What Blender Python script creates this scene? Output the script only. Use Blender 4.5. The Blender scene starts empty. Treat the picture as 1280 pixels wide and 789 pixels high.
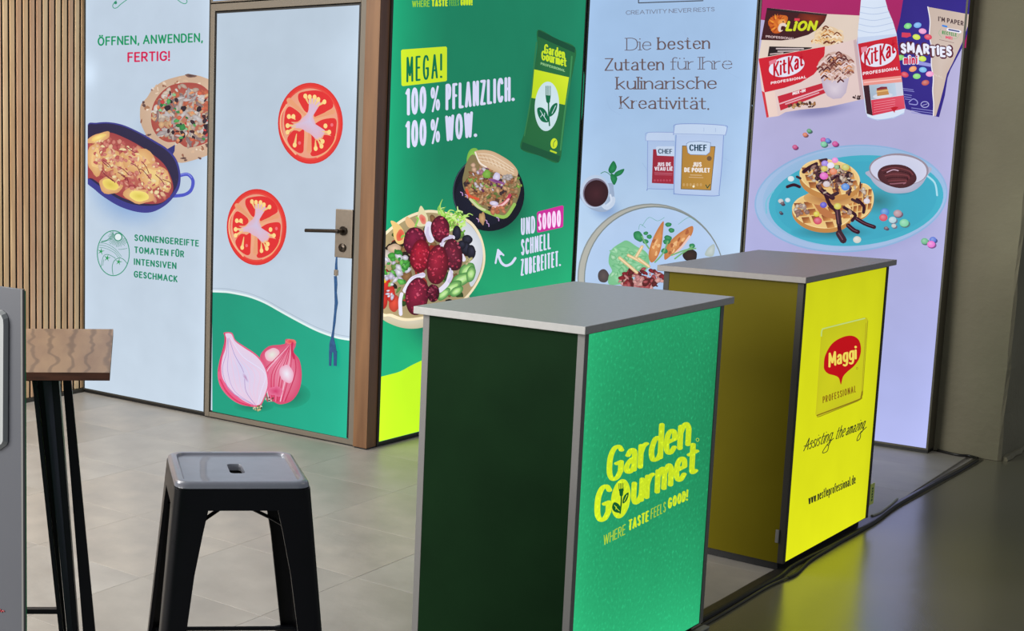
import bpy, bmesh, math, random
from mathutils import Vector, Matrix

C = bpy.context.scene.collection
scene = bpy.context.scene
PI = math.pi

# ------------------------------------------------------------------ camera
F, CX, CY = 1736.9, 156.7, 393.1          # pixels, for the 1280x789 frame
CAM_P, CAM_R, CAM_Y, CAM_H = .1417, .0068, -.7656, 1.5
fw = Vector((math.sin(CAM_Y)*math.cos(CAM_P), math.cos(CAM_Y)*math.cos(CAM_P), -math.sin(CAM_P)))
_r = fw.cross(Vector((0, 0, 1))).normalized()
_u = _r.cross(fw)
rt = math.cos(CAM_R)*_r + math.sin(CAM_R)*_u
up = -math.sin(CAM_R)*_r + math.cos(CAM_R)*_u
CAM = Vector((0, 0, CAM_H))
cd = bpy.data.cameras.new('camera')
cam = bpy.data.objects.new('camera', cd)
C.objects.link(cam)
scene.camera = cam
m = Matrix((rt, up, -fw)).transposed().to_4x4()
m.translation = CAM
cam.matrix_world = m
cd.sensor_fit = 'HORIZONTAL'
cd.sensor_width = 36
cd.lens = F/1280*36
cd.shift_x = (640-CX)/1280
cd.shift_y = -(394.5-CY)/1280
cd.clip_start = .05

# ------------------------------------------------------------------ world, lights, exposure
w = bpy.data.worlds.new('world')
scene.world = w
w.use_nodes = True
w.node_tree.nodes['Background'].inputs[0].default_value = (.80, .88, 1.0, 1)
w.node_tree.nodes['Background'].inputs[1].default_value = .19


def area(name, loc, size, energy, col=(1, 1, 1), rot=(0, 0, 0)):
    d = bpy.data.lights.new(name, 'AREA')
    d.shape = 'RECTANGLE'
    d.size, d.size_y = size
    d.energy = energy
    d.color = col
    o = bpy.data.objects.new(name, d)
    C.objects.link(o)
    o.location = loc
    o.rotation_euler = rot
    return o


area('ceiling_lamp', (-4.6, 2.6, 2.9), (1.2, 2.6), 88, (1, .985, .96))
key = area('front_left_key', (-4.4, -1.8, 2.5), (3.4, 2.2), 420, (1, .98, .95))  # unseen key light from front left, placed to shade floor between counters
key.rotation_euler = (Vector((-4.0, 4.6, .4))-key.location).to_track_quat('-Z', 'Y').to_euler()
area('ceiling_lamp', (-.2, 5.4, 4.2), (1.6, 1.6), 12, (1, .93, .78))
scene.view_settings.view_transform = 'Standard'
scene.view_settings.look = 'None'
scene.view_settings.exposure = 0
scene.view_settings.gamma = 1
scene.view_settings.use_curve_mapping = False


# ------------------------------------------------------------------ helpers
def ray(x, y):
    return fw + rt*((x-CX)/F) - up*((y-CY)/F)


def pz(x, y, z=0.):
    d = ray(x, y)
    return CAM + d*((z-CAM_H)/d.z)


def lin(c):
    return tuple((v/255/12.92 if v/255 <= .04045 else ((v/255+.055)/1.055)**2.4) for v in c)


def nd(nt, t, **kw):
    n = nt.nodes.new(t)
    for k, v in kw.items():
        setattr(n, k, v)
    return n


def mat(name, col, rough=.5, metal=0., noise=0., nscale=8., bump=0., bscale=40., spec=.5, col2=None, coat=0., stretch=None, coords='Object', detail=5, rvar=0.):
    """procedural principled material; colours in sRGB 0-255"""
    mt = bpy.data.materials.new(name)
    mt.use_nodes = True
    nt = mt.node_tree
    b = nt.nodes['Principled BSDF']
    b.inputs['Roughness'].default_value = rough
    b.inputs['Metallic'].default_value = metal
    b.inputs['Specular IOR Level'].default_value = spec
    b.inputs['Coat Weight'].default_value = coat
    c1 = lin(col)
    c2 = lin(col2) if col2 else tuple(max(0, v*(1-noise)) for v in c1)
    tc = nd(nt, 'ShaderNodeTexCoord')
    mp = nd(nt, 'ShaderNodeMapping')
    nt.links.new(tc.outputs[coords], mp.inputs[0])
    if stretch:
        mp.inputs['Scale'].default_value = stretch
    ns = nd(nt, 'ShaderNodeTexNoise')
    ns.inputs['Scale'].default_value = nscale
    ns.inputs['Detail'].default_value = detail
    nt.links.new(mp.outputs[0], ns.inputs['Vector'])
    rp = nd(nt, 'ShaderNodeValToRGB')
    rp.color_ramp.elements[0].position = .3
    rp.color_ramp.elements[1].position = .7
    rp.color_ramp.elements[0].color = c2+(1,)
    rp.color_ramp.elements[1].color = c1+(1,)
    nt.links.new(ns.outputs['Fac'], rp.inputs[0])
    nt.links.new(rp.outputs[0], b.inputs['Base Color'])
    if rvar:
        mr = nd(nt, 'ShaderNodeMapRange')
        mr.inputs['To Min'].default_value = rough-rvar
        mr.inputs['To Max'].default_value = rough+rvar
        nt.links.new(ns.outputs['Fac'], mr.inputs['Value'])
        nt.links.new(mr.outputs[0], b.inputs['Roughness'])
    if bump:
        n2 = nd(nt, 'ShaderNodeTexNoise')
        n2.inputs['Scale'].default_value = bscale
        n2.inputs['Detail'].default_value = 3
        nt.links.new(mp.outputs[0], n2.inputs['Vector'])
        bp = nd(nt, 'ShaderNodeBump')
        bp.inputs['Strength'].default_value = bump
        bp.inputs['Distance'].default_value = .01
        nt.links.new(n2.outputs['Fac'], bp.inputs['Height'])
        nt.links.new(bp.outputs[0], b.inputs['Normal'])
    return mt


def mth(nt, op, a, b=None):
    n = nd(nt, 'ShaderNodeMath', operation=op)
    for i, v in enumerate((a, b)):
        if v is None:
            continue
        if isinstance(v, (int, float)):
            n.inputs[i].default_value = v
        else:
            nt.links.new(v, n.inputs[i])
    return n.outputs[0]


def lightmat(name, W, H, base=1., L=0., R=0., B=0., T=0., s=.08, sb=.3, sparkle=0., spots=None):
    """back-lit film: colour from the print, output of the LEDs behind it stronger near the edges"""
    mt = bpy.data.materials.new(name)
    mt.use_nodes = True
    nt = mt.node_tree
    b = nt.nodes['Principled BSDF']
    b.inputs['Base Color'].default_value = (.01, .01, .01, 1)
    b.inputs['Roughness'].default_value = .6
    b.inputs['Specular IOR Level'].default_value = .06
    at = nd(nt, 'ShaderNodeAttribute', attribute_name='Col')
    tc = nd(nt, 'ShaderNodeTexCoord')
    sp = nd(nt, 'ShaderNodeSeparateXYZ')
    nt.links.new(tc.outputs['Object'], sp.inputs[0])
    x, y = sp.outputs[0], sp.outputs[1]
    tot = mth(nt, 'ADD', base, 0)

    def ex(coord_neg, amp, sc):
        nonlocal tot
        e = mth(nt, 'MULTIPLY', mth(nt, 'EXPONENT', mth(nt, 'DIVIDE', coord_neg, sc)), amp)
        tot = mth(nt, 'ADD', tot, e)
    if L:
        ex(mth(nt, 'MULTIPLY', x, -1), L, s)
    if R:
        ex(mth(nt, 'SUBTRACT', x, W), R, s)
    if B:
        ex(mth(nt, 'MULTIPLY', y, -1), B, sb)
    if T:
        ex(mth(nt, 'SUBTRACT', y, H), T, sb)
    for (sx, sy, sr, sa) in (spots or []):     # lamps behind the film showing through
        dx = mth(nt, 'SUBTRACT', x, sx)
        dy = mth(nt, 'SUBTRACT', y, sy)
        d2 = mth(nt, 'ADD', mth(nt, 'MULTIPLY', dx, dx), mth(nt, 'MULTIPLY', dy, dy))
        e = mth(nt, 'MULTIPLY', mth(nt, 'EXPONENT', mth(nt, 'DIVIDE', d2, -sr*sr)), sa)
        tot = mth(nt, 'ADD', tot, e)
    ns = nd(nt, 'ShaderNodeTexNoise')
    ns.inputs['Scale'].default_value = 6
    ns.inputs['Detail'].default_value = 2
    nt.links.new(tc.outputs['Object'], ns.inputs['Vector'])
    tot = mth(nt, 'ADD', tot, mth(nt, 'MULTIPLY', mth(nt, 'SUBTRACT', ns.outputs['Fac'], .5), .12))
    if sparkle:
        n2 = nd(nt, 'ShaderNodeTexNoise')
        n2.inputs['Scale'].default_value = 90
        n2.inputs['Detail'].default_value = 3
        nt.links.new(tc.outputs['Object'], n2.inputs['Vector'])
        tot = mth(nt, 'ADD', tot, mth(nt, 'MULTIPLY', mth(nt, 'MAXIMUM', mth(nt, 'SUBTRACT', n2.outputs['Fac'], .58), 0), sparkle))
        tot = mth(nt, 'ADD', tot, mth(nt, 'MULTIPLY', mth(nt, 'SUBTRACT', n2.outputs['Fac'], .5), sparkle*.15))
    nt.links.new(at.outputs['Color'], b.inputs['Emission Color'])
    nt.links.new(tot, b.inputs['Emission Strength'])
    return mt


def tag(o, label=None, cat=None, group=None, kind=None):
    for k, v in (('label', label), ('category', cat), ('group', group), ('kind', kind)):
        if v:
            o[k] = v
    return o


def empty(name, M=None):
    o = bpy.data.objects.new(name, None)
    C.objects.link(o)
    o.empty_display_size = .1
    if M is not None:
        o.matrix_world = M
    return o


def build(name, bm, mt, parent=None, basis=None, smooth=False):
    me = bpy.data.meshes.new(name)
    bmesh.ops.recalc_face_normals(bm, faces=bm.faces)
    bm.to_mesh(me)
    bm.free()
    me.materials.append(mt)
    if smooth:
        for p in me.polygons:
            p.use_smooth = True
        try:
            me.set_sharp_from_angle(angle=math.radians(40))
        except Exception:
            pass
    o = bpy.data.objects.new(name, me)
    C.objects.link(o)
    if parent:
        o.parent = parent
    if basis is not None:
        o.matrix_basis = basis
    return o


def box(bm, x0, x1, y0, y1, z0, z1, bev=0., M=None):
    r = bmesh.ops.create_cube(bm, size=1)
    vs = r['verts']
    for v in vs:
        v.co = Vector(((x0+x1)/2+v.co.x*(x1-x0), (y0+y1)/2+v.co.y*(y1-y0), (z0+z1)/2+v.co.z*(z1-z0)))
    if bev:
        es = list({e for v in vs for e in v.link_edges})
        r2 = bmesh.ops.bevel(bm, geom=es, offset=bev, segments=2, affect='EDGES', profile=.5)
        vs = list({v for f in r2['faces'] for v in f.verts} | {v for v in vs if v.is_valid})
    if M is not None:
        bmesh.ops.transform(bm, matrix=M, verts=[v for v in vs if v.is_valid])
    return vs


def boxobj(name, dims, mt, parent=None, bev=0., basis=None):
    bm = bmesh.new()
    box(bm, *dims, bev=bev)
    return build(name, bm, mt, parent, basis)


def tube(bm, pts, r, n=8, caps=True, flat=1.):
    pts = [Vector(p) for p in pts]
    rings = []
    for i, p in enumerate(pts):
        t = (pts[min(i+1, len(pts)-1)]-pts[max(i-1, 0)]).normalized()
        a = Vector((0, 0, 1)) if abs(t.z) < .9 else Vector((1, 0, 0))
        s = t.cross(a).normalized()
        q = s.cross(t)
        rr = r[i] if isinstance(r, (list, tuple)) else r
        rings.append([bm.verts.new(p+s*math.cos(2*PI*k/n)*rr+q*math.sin(2*PI*k/n)*rr*flat) for k in range(n)])
    for a, b in zip(rings, rings[1:]):
        for k in range(n):
            bm.faces.new((a[k], a[(k+1) % n], b[(k+1) % n], b[k]))
    if caps:
        bm.faces.new(rings[0][::-1])
        bm.faces.new(rings[-1])


def loft(bm, rings, closed=True, cap0=False, cap1=False):
    R = [[bm.verts.new(p) for p in r] for r in rings]
    n = len(R[0])
    for a, b in zip(R, R[1:]):
        for k in range(n if closed else n-1):
            bm.faces.new((a[k], a[(k+1) % n], b[(k+1) % n], b[k]))
    if cap0:
        bm.faces.new(R[0][::-1])
    if cap1:
        bm.faces.new(R[-1])
    return R


def disc(bm, c, ax, r, h, n=24):
    """cylinder from c along ax"""
    ax = Vector(ax).normalized()
    tube(bm, [Vector(c), Vector(c)+ax*h], r, n)


# ------------------------------------------------------------------ 2D print engine (shapes given on the photo, laid onto the real plane)
def catmull(pts, closed=False, sub=4):
    n = len(pts)
    if n < 3:
        return list(pts)
    out = []
    rng = range(n) if closed else range(n-1)
    for i in rng:
        p0 = pts[(i-1) % n] if closed or i > 0 else pts[0]
        p1 = pts[i]
        p2 = pts[(i+1) % n]
        p3 = pts[(i+2) % n] if closed or i+2 < n else pts[n-1]
        for k in range(sub):
            t = k/sub
            a = []
            for j in (0, 1):
                a.append(.5*((2*p1[j])+(-p0[j]+p2[j])*t+(2*p0[j]-5*p1[j]+4*p2[j]-p3[j])*t*t+(-p0[j]+3*p1[j]-3*p2[j]+p3[j])*t**3))
            out.append(tuple(a))
    if not closed:
        out.append(tuple(pts[-1]))
    return out


def hull(ps):
    ps = sorted(set(ps))

    def half(q):
        h = []
        for p in q:
            while len(h) > 1 and (h[-1][0]-h[-2][0])*(p[1]-h[-2][1])-(h[-1][1]-h[-2][1])*(p[0]-h[-2][0]) <= 0:
                h.pop()
            h.append(p)
        return h
    a, b = half(ps), half(ps[::-1])
    return a[:-1]+b[:-1]


G = {}


def gl(ch, w_, *st):
    G[ch] = (w_, st)


gl('A', .7, 'l 0 0 .35 1 .7 0', 'l .13 .33 .57 .33')
gl('B', .55, 'l 0 0 0 1', 's 0 1 .3 1 .47 .9 .47 .65 .3 .54 0 .54', 's .28 .54 .5 .47 .55 .27 .48 .06 .28 0 0 0')
gl('C', .6, 's .6 .82 .46 .98 .2 .97 .02 .72 .02 .28 .2 .03 .46 .02 .6 .18')
gl('D', .6, 'l 0 0 0 1', 's 0 1 .28 1 .52 .85 .6 .5 .52 .15 .28 0 0 0')
gl('E', .46, 'l .46 1 0 1 0 0 .46 0', 'l 0 .53 .4 .53')
gl('F', .44, 'l .44 1 0 1 0 0', 'l 0 .52 .38 .52')
gl('G', .64, 's .62 .82 .46 .98 .2 .97 .02 .72 .02 .28 .2 .03 .46 .02 .63 .18', 'l .63 .16 .63 .46 .4 .46')
gl('H', .6, 'l 0 0 0 1', 'l .6 0 .6 1', 'l 0 .52 .6 .52')
gl('I', .0, 'l 0 0 0 1')
gl('J', .32, 's .32 1 .32 .6 .32 .25 .24 .04 .1 0 0 .08')
gl('K', .56, 'l 0 0 0 1', 'l .54 1 0 .42', 'l .16 .58 .56 0')
gl('L', .42, 'l 0 1 0 0 .42 0')
gl('M', .76, 'l 0 0 .04 1 .38 .25 .72 1 .76 0')
gl('N', .62, 'l 0 0 0 1 .62 0 .62 1')
gl('O', .7, 'o .35 .5 .35 .5')
gl('0', .5, 'o .25 .5 .25 .5')
gl('P', .52, 'l 0 0 0 1', 's 0 1 .3 1 .5 .9 .52 .72 .46 .52 .3 .44 0 .44')
gl('R', .55, 'l 0 0 0 1', 's 0 1 .3 1 .5 .9 .52 .72 .46 .52 .3 .46 0 .46', 'l .25 .46 .55 0')
gl('S', .48, 's .46 .84 .3 .99 .12 .96 .03 .78 .12 .6 .38 .44 .48 .25 .4 .05 .22 0 .02 .14')
gl('T', .54, 'l 0 1 .54 1', 'l .27 1 .27 0')
gl('U', .58, 's 0 1 0 .6 0 .3 .09 .06 .29 0 .49 .06 .58 .3 .58 .6 .58 1')
gl('V', .66, 'l 0 1 .33 0 .66 1')
gl('W', .94, 'l 0 1 .23 0 .47 .95 .71 0 .94 1')
gl('X', .6, 'l 0 0 .6 1', 'l 0 1 .6 0')
gl('Y', .6, 'l 0 1 .3 .48 .6 1', 'l .3 .48 .3 0')
gl('Z', .54, 'l .02 1 .54 1 0 0 .54 0')
gl('Ö', .7, 'o .35 .5 .35 .5', 'd .2 1.2', 'd .5 1.2')
gl('Ü', .58, *G['U'][1], 'd .16 1.2', 'd .42 1.2')
gl('É', .46, *G['E'][1], 'l .2 1.12 .34 1.25')
gl('1', .22, 'l 0 .86 .2 1 .2 0')
gl('%', .62, 'o .11 .76 .1 .2', 'o .52 .24 .1 .2', 'l .1 0 .52 1')
gl('.', .0, 'd 0 0')
gl(',', .04, 'l .04 .04 0 -.17')
gl('!', .0, 'l 0 1 0 .32', 'd 0 0')
gl("'", .0, 'l 0 1.05 -.02 .8')
gl('-', .3, 'l .04 .42 .26 .42')
gl('|', .0, 'l 0 0 0 .8')
gl('a', .45, 's .05 .55 .2 .67 .37 .62 .42 .45', 'l .42 .45 .42 0', 's .42 .38 .2 .35 .02 .23 .04 .06 .2 0 .35 .06 .42 .16')
gl('b', .5, 'l 0 0 0 1', 's 0 .5 .15 .65 .35 .63 .5 .35 .42 .06 .25 0 .1 .02 0 .14')
gl('c', .43, 's .43 .54 .28 .67 .1 .6 .01 .33 .1 .06 .28 0 .43 .12')
gl('d', .5, 'l .5 0 .5 1', 's .5 .5 .35 .65 .15 .63 0 .35 .08 .06 .25 0 .4 .02 .5 .14')
gl('e', .45, 'l .02 .36 .45 .36', 's .45 .36 .41 .58 .25 .67 .08 .6 0 .33 .08 .07 .26 0 .44 .12')
gl('f', .26, 's .34 .95 .22 1 .11 .9 .1 .7', 'l .1 .75 .1 0', 'l -.02 .64 .28 .64')
gl('g', .47, 's .46 .56 .3 .67 .1 .62 .02 .36 .1 .1 .28 .04 .46 .16', 'l .47 .66 .47 -.08', 's .47 -.08 .38 -.27 .18 -.3 .02 -.22')
gl('h', .46, 'l 0 0 0 1', 's 0 .45 .14 .62 .32 .66 .45 .5 .46 .3 .46 0')
gl('i', .0, 'l 0 0 0 .66', 'd 0 .92')
gl('k', .44, 'l 0 0 0 1', 'l .4 .66 0 .27', 'l .13 .39 .44 0')
gl('l', .0, 'l 0 0 0 1')
gl('m', .74, 'l 0 0 0 .66', 's 0 .45 .12 .62 .26 .66 .36 .52 .37 .3 .37 0', 's .37 .45 .5 .62 .62 .66 .73 .52 .74 .3 .74 0')
gl('n', .44, 'l 0 0 0 .66', 's 0 .45 .14 .62 .3 .66 .43 .5 .44 .3 .44 0')
gl('o', .48, 'o .24 .33 .24 .33')
gl('p', .5, 'l 0 -.3 0 .66', 's 0 .5 .15 .65 .35 .63 .5 .35 .42 .06 .25 0 .1 .02 0 .14')
gl('r', .28, 'l 0 0 0 .66', 's 0 .42 .12 .6 .28 .64')
gl('s', .38, 's .36 .56 .24 .67 .08 .63 .04 .5 .14 .38 .3 .3 .38 .16 .3 .02 .16 0 .01 .1')
gl('t', .34, 'l .12 .92 .12 .2', 's .12 .2 .16 .03 .34 .04', 'l -.06 .65 .34 .65')
gl('u', .44, 's 0 .66 0 .45 0 .22 .1 .02 .26 .02 .4 .14 .44 .25', 'l .44 .66 .44 0')
gl('v', .44, 'l 0 .66 .22 0 .44 .66')
gl('w', .7, 'l 0 .66 .18 0 .35 .62 .52 0 .7 .66')
gl('z', .4, 'l .02 .66 .4 .66 0 0 .4 0')
gl('ä', .45, *G['a'][1], 'd .1 .92', 'd .34 .92')
gl('ü', .44, *G['u'][1], 'd .1 .92', 'd .34 .92')
gl('@', .2, 'o .1 .1 .1 .12')


class Panel:
    """a flat printed surface: origin O, unit axes eu (along), up, and normal n; prints are laid on it in layers"""

    def __init__(s, O, eu):
        s.O = Vector(O)
        s.eu = Vector(eu).normalized()
        s.n = s.eu.cross(Vector((0, 0, 1)))
        s.M = Matrix((s.eu, Vector((0, 0, 1)), s.n)).transposed().to_4x4()
        s.M.translation = s.O
        s.boxes = []
        s.art = None
        s.clip = None
        s.T = None
        s.colfn = None
        s.nsoft = 0

    def uv(s, x, y):
        d = ray(x, y)
        P = CAM + d*((s.O-CAM).dot(s.n)/d.dot(s.n)) - s.O
        return P.dot(s.eu), P.z

    def begin(s, name, auto=None):
        s.V, s.Fc, s.Cl, s.name = [], [], [], name
        s.auto = auto

    def begin_tf(s, sc, ox, oy):
        """following coordinates are given in an enlargement sc of the photo with its corner at ox, oy"""
        s.T = (sc, ox, oy)

    def tf(s, p):
        if s.T:
            sc, ox, oy = s.T
            return (p[0]/sc+ox, p[1]/sc+oy)
        return p

    def raw(s, faces, cols):
        """faces: list of point lists (photo px), cols: matching list of lists of sRGB"""
        if s.clip:
            faces = [[s.clip(*p) for p in f] for f in faces]
        xs = [p[0] for f in faces for p in f]
        ys = [p[1] for f in faces for p in f]
        bb = (min(xs), min(ys), max(xs), max(ys))
        lay = 1
        for (b, l) in s.boxes:
            if l >= lay and b[0] < bb[2] and b[2] > bb[0] and b[1] < bb[3] and b[3] > bb[1]:
                lay = l+1
        s.boxes.append((bb, lay))
        z = lay*.00004
        for f, cc in zip(faces, cols):
            a = sum(f[i-1][0]*f[i][1]-f[i][0]*f[i-1][1] for i in range(len(f)))
            if abs(a) < 1e-4:
                continue
            if a > 0:
                f, cc = f[::-1], cc[::-1]
            i0 = len(s.V)
            for p in f:
                u_, v_ = s.uv(*p)
                s.V.append((u_, v_, z))
            s.Fc.append(tuple(range(i0, i0+len(f))))
            s.Cl.extend(lin(c_) for c_ in cc)

    def poly(s, pts, col, smooth=False, col2=None):
        pts = [s.tf(p) for p in pts]
        if smooth:
            pts = catmull(pts, True, 5)
        if col2 is None:
            s.raw([pts], [[col]*len(pts)])
        else:
            cx_ = sum(p[0] for p in pts)/len(pts)
            cy_ = sum(p[1] for p in pts)/len(pts)
            fs, cs = [], []
            for i in range(len(pts)):
                fs.append([(cx_, cy_), pts[i-1], pts[i]])
                cs.append([col, col2, col2])
            s.raw(fs, cs)

    def quad(s, pts, cols):
        pts = [s.tf(p) for p in pts]
        s.raw([pts], [cols])

    def ell(s, cx_, cy_, rx, ry, col, col2=None, rot=0., j=0., n=22, a0=0., off=(0, 0)):
        """ellipse / organic blob; col at centre, col2 at rim"""
        (cx_, cy_) = s.tf((cx_, cy_))
        if s.T:
            rx, ry = rx/s.T[0], ry/s.T[0]
        c_, s_ = math.cos(math.radians(rot)), math.sin(math.radians(rot))
        ph = [random.uniform(0, 6.28) for _ in range(3)]
        pts = []
        for k in range(n):
            a = 2*PI*k/n
            q = 1 + j*(.5*math.sin(2*a+ph[0])+.35*math.sin(3*a+ph[1])+.3*math.sin(5*a+ph[2]))
            x_, y_ = rx*q*math.cos(a), ry*q*math.sin(a)
            pts.append((cx_+x_*c_-y_*s_, cy_+x_*s_+y_*c_))
        if col2 is None:
            s.raw([pts], [[col]*n])
        else:
            o = (cx_+off[0]*rx, cy_+off[1]*ry)
            s.raw([[o, pts[i-1], pts[i]] for i in range(n)], [[col, col2, col2]]*n)

    def ring(s, cx_, cy_, rx, ry, wd, col, rot=0., n=40, a0=0, a1=360):
        (cx_, cy_) = s.tf((cx_, cy_))
        if s.T:
            rx, ry, wd = rx/s.T[0], ry/s.T[0], wd/s.T[0]
        c_, s_ = math.cos(math.radians(rot)), math.sin(math.radians(rot))

        def P(a, k):
            x_, y_ = (rx+k)*math.cos(a), (ry+k)*math.sin(a)
            return (cx_+x_*c_-y_*s_, cy_+x_*s_+y_*c_)
        fs = []
        for k in range(n):
            a = math.radians(a0+(a1-a0)*k/n)
            b = math.radians(a0+(a1-a0)*(k+1)/n)
            fs.append([P(a, -wd/2), P(a, wd/2), P(b, wd/2), P(b, -wd/2)])
        s.raw(fs, [[col]*4]*len(fs))

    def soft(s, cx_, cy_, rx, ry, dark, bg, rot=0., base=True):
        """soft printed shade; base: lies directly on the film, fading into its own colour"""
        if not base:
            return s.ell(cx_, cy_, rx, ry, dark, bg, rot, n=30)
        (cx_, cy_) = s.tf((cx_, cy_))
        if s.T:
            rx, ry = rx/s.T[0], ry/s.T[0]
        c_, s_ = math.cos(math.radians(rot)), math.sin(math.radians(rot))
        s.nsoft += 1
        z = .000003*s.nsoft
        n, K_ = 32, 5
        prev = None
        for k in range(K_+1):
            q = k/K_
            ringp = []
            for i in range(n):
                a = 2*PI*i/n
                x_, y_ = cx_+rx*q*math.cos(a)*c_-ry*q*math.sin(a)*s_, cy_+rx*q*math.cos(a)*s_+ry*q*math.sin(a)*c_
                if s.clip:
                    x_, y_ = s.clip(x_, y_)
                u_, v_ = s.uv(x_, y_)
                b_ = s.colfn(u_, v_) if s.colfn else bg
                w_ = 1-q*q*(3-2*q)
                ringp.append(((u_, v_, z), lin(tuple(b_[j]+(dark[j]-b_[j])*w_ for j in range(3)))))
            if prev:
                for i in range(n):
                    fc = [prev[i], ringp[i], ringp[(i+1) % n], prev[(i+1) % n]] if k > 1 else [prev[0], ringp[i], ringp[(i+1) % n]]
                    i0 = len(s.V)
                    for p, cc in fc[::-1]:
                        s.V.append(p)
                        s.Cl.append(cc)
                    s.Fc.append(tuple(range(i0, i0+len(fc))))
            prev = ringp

    def stroke(s, pts, wd, col, smooth=True, taper=None, closed=False, ry=None):
        pts = [s.tf(p) for p in pts]
        if s.T:
            wd = wd/s.T[0]
            ry = ry/s.T[0] if ry else None
        if smooth:
            pts = catmull(pts, closed, 5)
        if closed:
            pts = pts+[pts[0]]
        fs = []
        n = len(pts)
        for i in range(n-1):
            ws = []
            for k in (i, i+1):
                q = 1.
                if taper:
                    q = taper[0]+(taper[1]-taper[0])*k/(n-1)
                ws.append(wd/2*q)
            ps = []
            for k, ww in ((i, ws[0]), (i+1, ws[1])):
                hy = (ry/2 if ry else ww)
                for t in range(8):
                    ps.append((round(pts[k][0]+ww*math.cos(t*PI/4), 4), round(pts[k][1]+hy*math.sin(t*PI/4), 4)))
            h = hull(ps)
            if len(h) > 2:
                fs.append(h)
        if fs:
            s.raw(fs, [[col]*len(f) for f in fs])

    def text(s, t, x0, y0, x1, y1, h, col, nib=(1., 1.), serif=0., slant=0., gap=.2, h1=None, space=.38, wave=0.):
        """pen-drawn lettering from skeleton glyphs; baseline px (x0,y0)-(x1,y1), cap height h px"""
        (x0, y0), (x1, y1) = s.tf((x0, y0)), s.tf((x1, y1))
        if s.T:
            h = h/s.T[0]
            h1 = h1/s.T[0] if h1 else None
            nib = (nib[0]/s.T[0], nib[1]/s.T[0])
        h1 = h1 or h
        L_ = math.hypot(x1-x0, y1-y0)
        pen = []
        for k in range(10):
            pen.append((nib[0]/2*math.cos(k*PI/5), nib[1]/2*math.sin(k*PI/5)))
        gp = gap*h*.36
        sp = space*h*.75
        chars = [c_ for c_ in t if c_ != ' ']
        sumw = sum(max(G[c_][0], .02) for c_ in chars)
        free = L_-nib[0]*len(chars)-gp*(len(chars)-1)-sp*t.count(' ')
        if free < .45*L_*.5:
            gp *= .5
            free = L_-nib[0]*len(chars)-gp*(len(chars)-1)-sp*t.count(' ')
        sx = max(free, .18*L_)/sumw
        cur = 0.
        items = []
        for ch in t:
            if ch == ' ':
                cur += sp
                continue
            w_, st = G[ch]
            items.append((cur, st))
            cur += max(w_, .02)*sx+nib[0]+gp
        dx, dy = (x1-x0)/L_, (y1-y0)/L_

        def P(gx, gy, wv=0., o=0.):
            X = o+gx*sx+nib[0]/2
            f_ = X/L_
            hh = h+(h1-h)*f_
            Y = (nib[1]/2+gy*(hh-nib[1]))
            return (x0+dx*X+slant*Y, y0+dy*X-Y+wv)
        fs = []

        def seg(a, b):
            ps = [(round(a[0]+q[0], 4), round(a[1]+q[1], 4)) for q in pen]+[(round(b[0]+q[0], 4), round(b[1]+q[1], 4)) for q in pen]
            hh = hull(ps)
            if len(hh) > 2:
                fs.append(hh)
        for gi, (cx_, st) in enumerate(items):
            wv = wave*(-1)**gi
            for q in st:
                k = q.split()
                v = [float(e) for e in k[1:]]
                if k[0] == 'd':
                    a = P(v[0], v[1], wv, cx_)
                    r_ = .62
                    fs.append([(a[0]+nib[0]*r_*math.cos(i*PI/4), a[1]+max(nib[0], nib[1])*r_*math.sin(i*PI/4)) for i in range(8)])
                    continue
                if k[0] == 'o':
                    pp_ = [(v[0]+v[2]*math.cos(i*PI/8), v[1]+v[3]*math.sin(i*PI/8)) for i in range(17)]
                else:
                    pp_ = [(v[i], v[i+1]) for i in range(0, len(v), 2)]
                    if k[0] == 's':
                        pp_ = catmull(pp_, False, 4)
                    if serif and k[0] == 'l':
                        for e, o in ((0, 1), (-1, -2)):
                            ex_, ey = pp_[e]
                            if abs(pp_[o][0]-ex_) < .4*abs(pp_[o][1]-ey) and (ey in (0., 1., .66, -.3)):
                                lft = serif if not (ey == .66) else serif
                                rgt = serif if ey in (0., 1.) and not (ey == 1. and pp_[o][1] < .2 and k[0] == 'l' and False) else 0
                                a = P(ex_-lft, ey, wv, cx_)
                                b = P(ex_+rgt, ey, wv, cx_)
                                hy = nib[1]*.45
                                fs.append([(a[0], a[1]-hy), (b[0], b[1]-hy), (b[0], b[1]+hy), (a[0], a[1]+hy)])
                pp_ = [P(a, b, wv, cx_) for a, b in pp_]
                for a, b in zip(pp_, pp_[1:]):
                    seg(a, b)
        s.raw(fs, [[col]*len(f) for f in fs])
        if s.auto:                      # each line of lettering is a print of its own
            T_, c_, a_ = s.T, s.clip, s.auto
            s.end(*a_)
            s.begin(s.name, a_)
            s.T, s.clip = T_, c_

    def scatter(s, cx_, cy_, rx, ry, n, smin, smax, pal, rot=0, asp=(.4, 1.), shade=.7, j=.25, test=None):
        for _ in range(n):
            a = random.uniform(0, 2*PI)
            q = math.sqrt(random.random())
            x_, y_ = rx*q*math.cos(a), ry*q*math.sin(a)
            c_, s_ = math.cos(math.radians(rot)), math.sin(math.radians(rot))
            X, Y = cx_+x_*c_-y_*s_, cy_+x_*s_+y_*c_
            if test and not test(X, Y):
                continue
            z = random.uniform(smin, smax)
            c1 = random.choice(pal)
            c2 = tuple(v*shade for v in c1)
            s.ell(X, Y, z, z*random.uniform(*asp), c1, c2, random.uniform(0, 180), j, 9)

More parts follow.
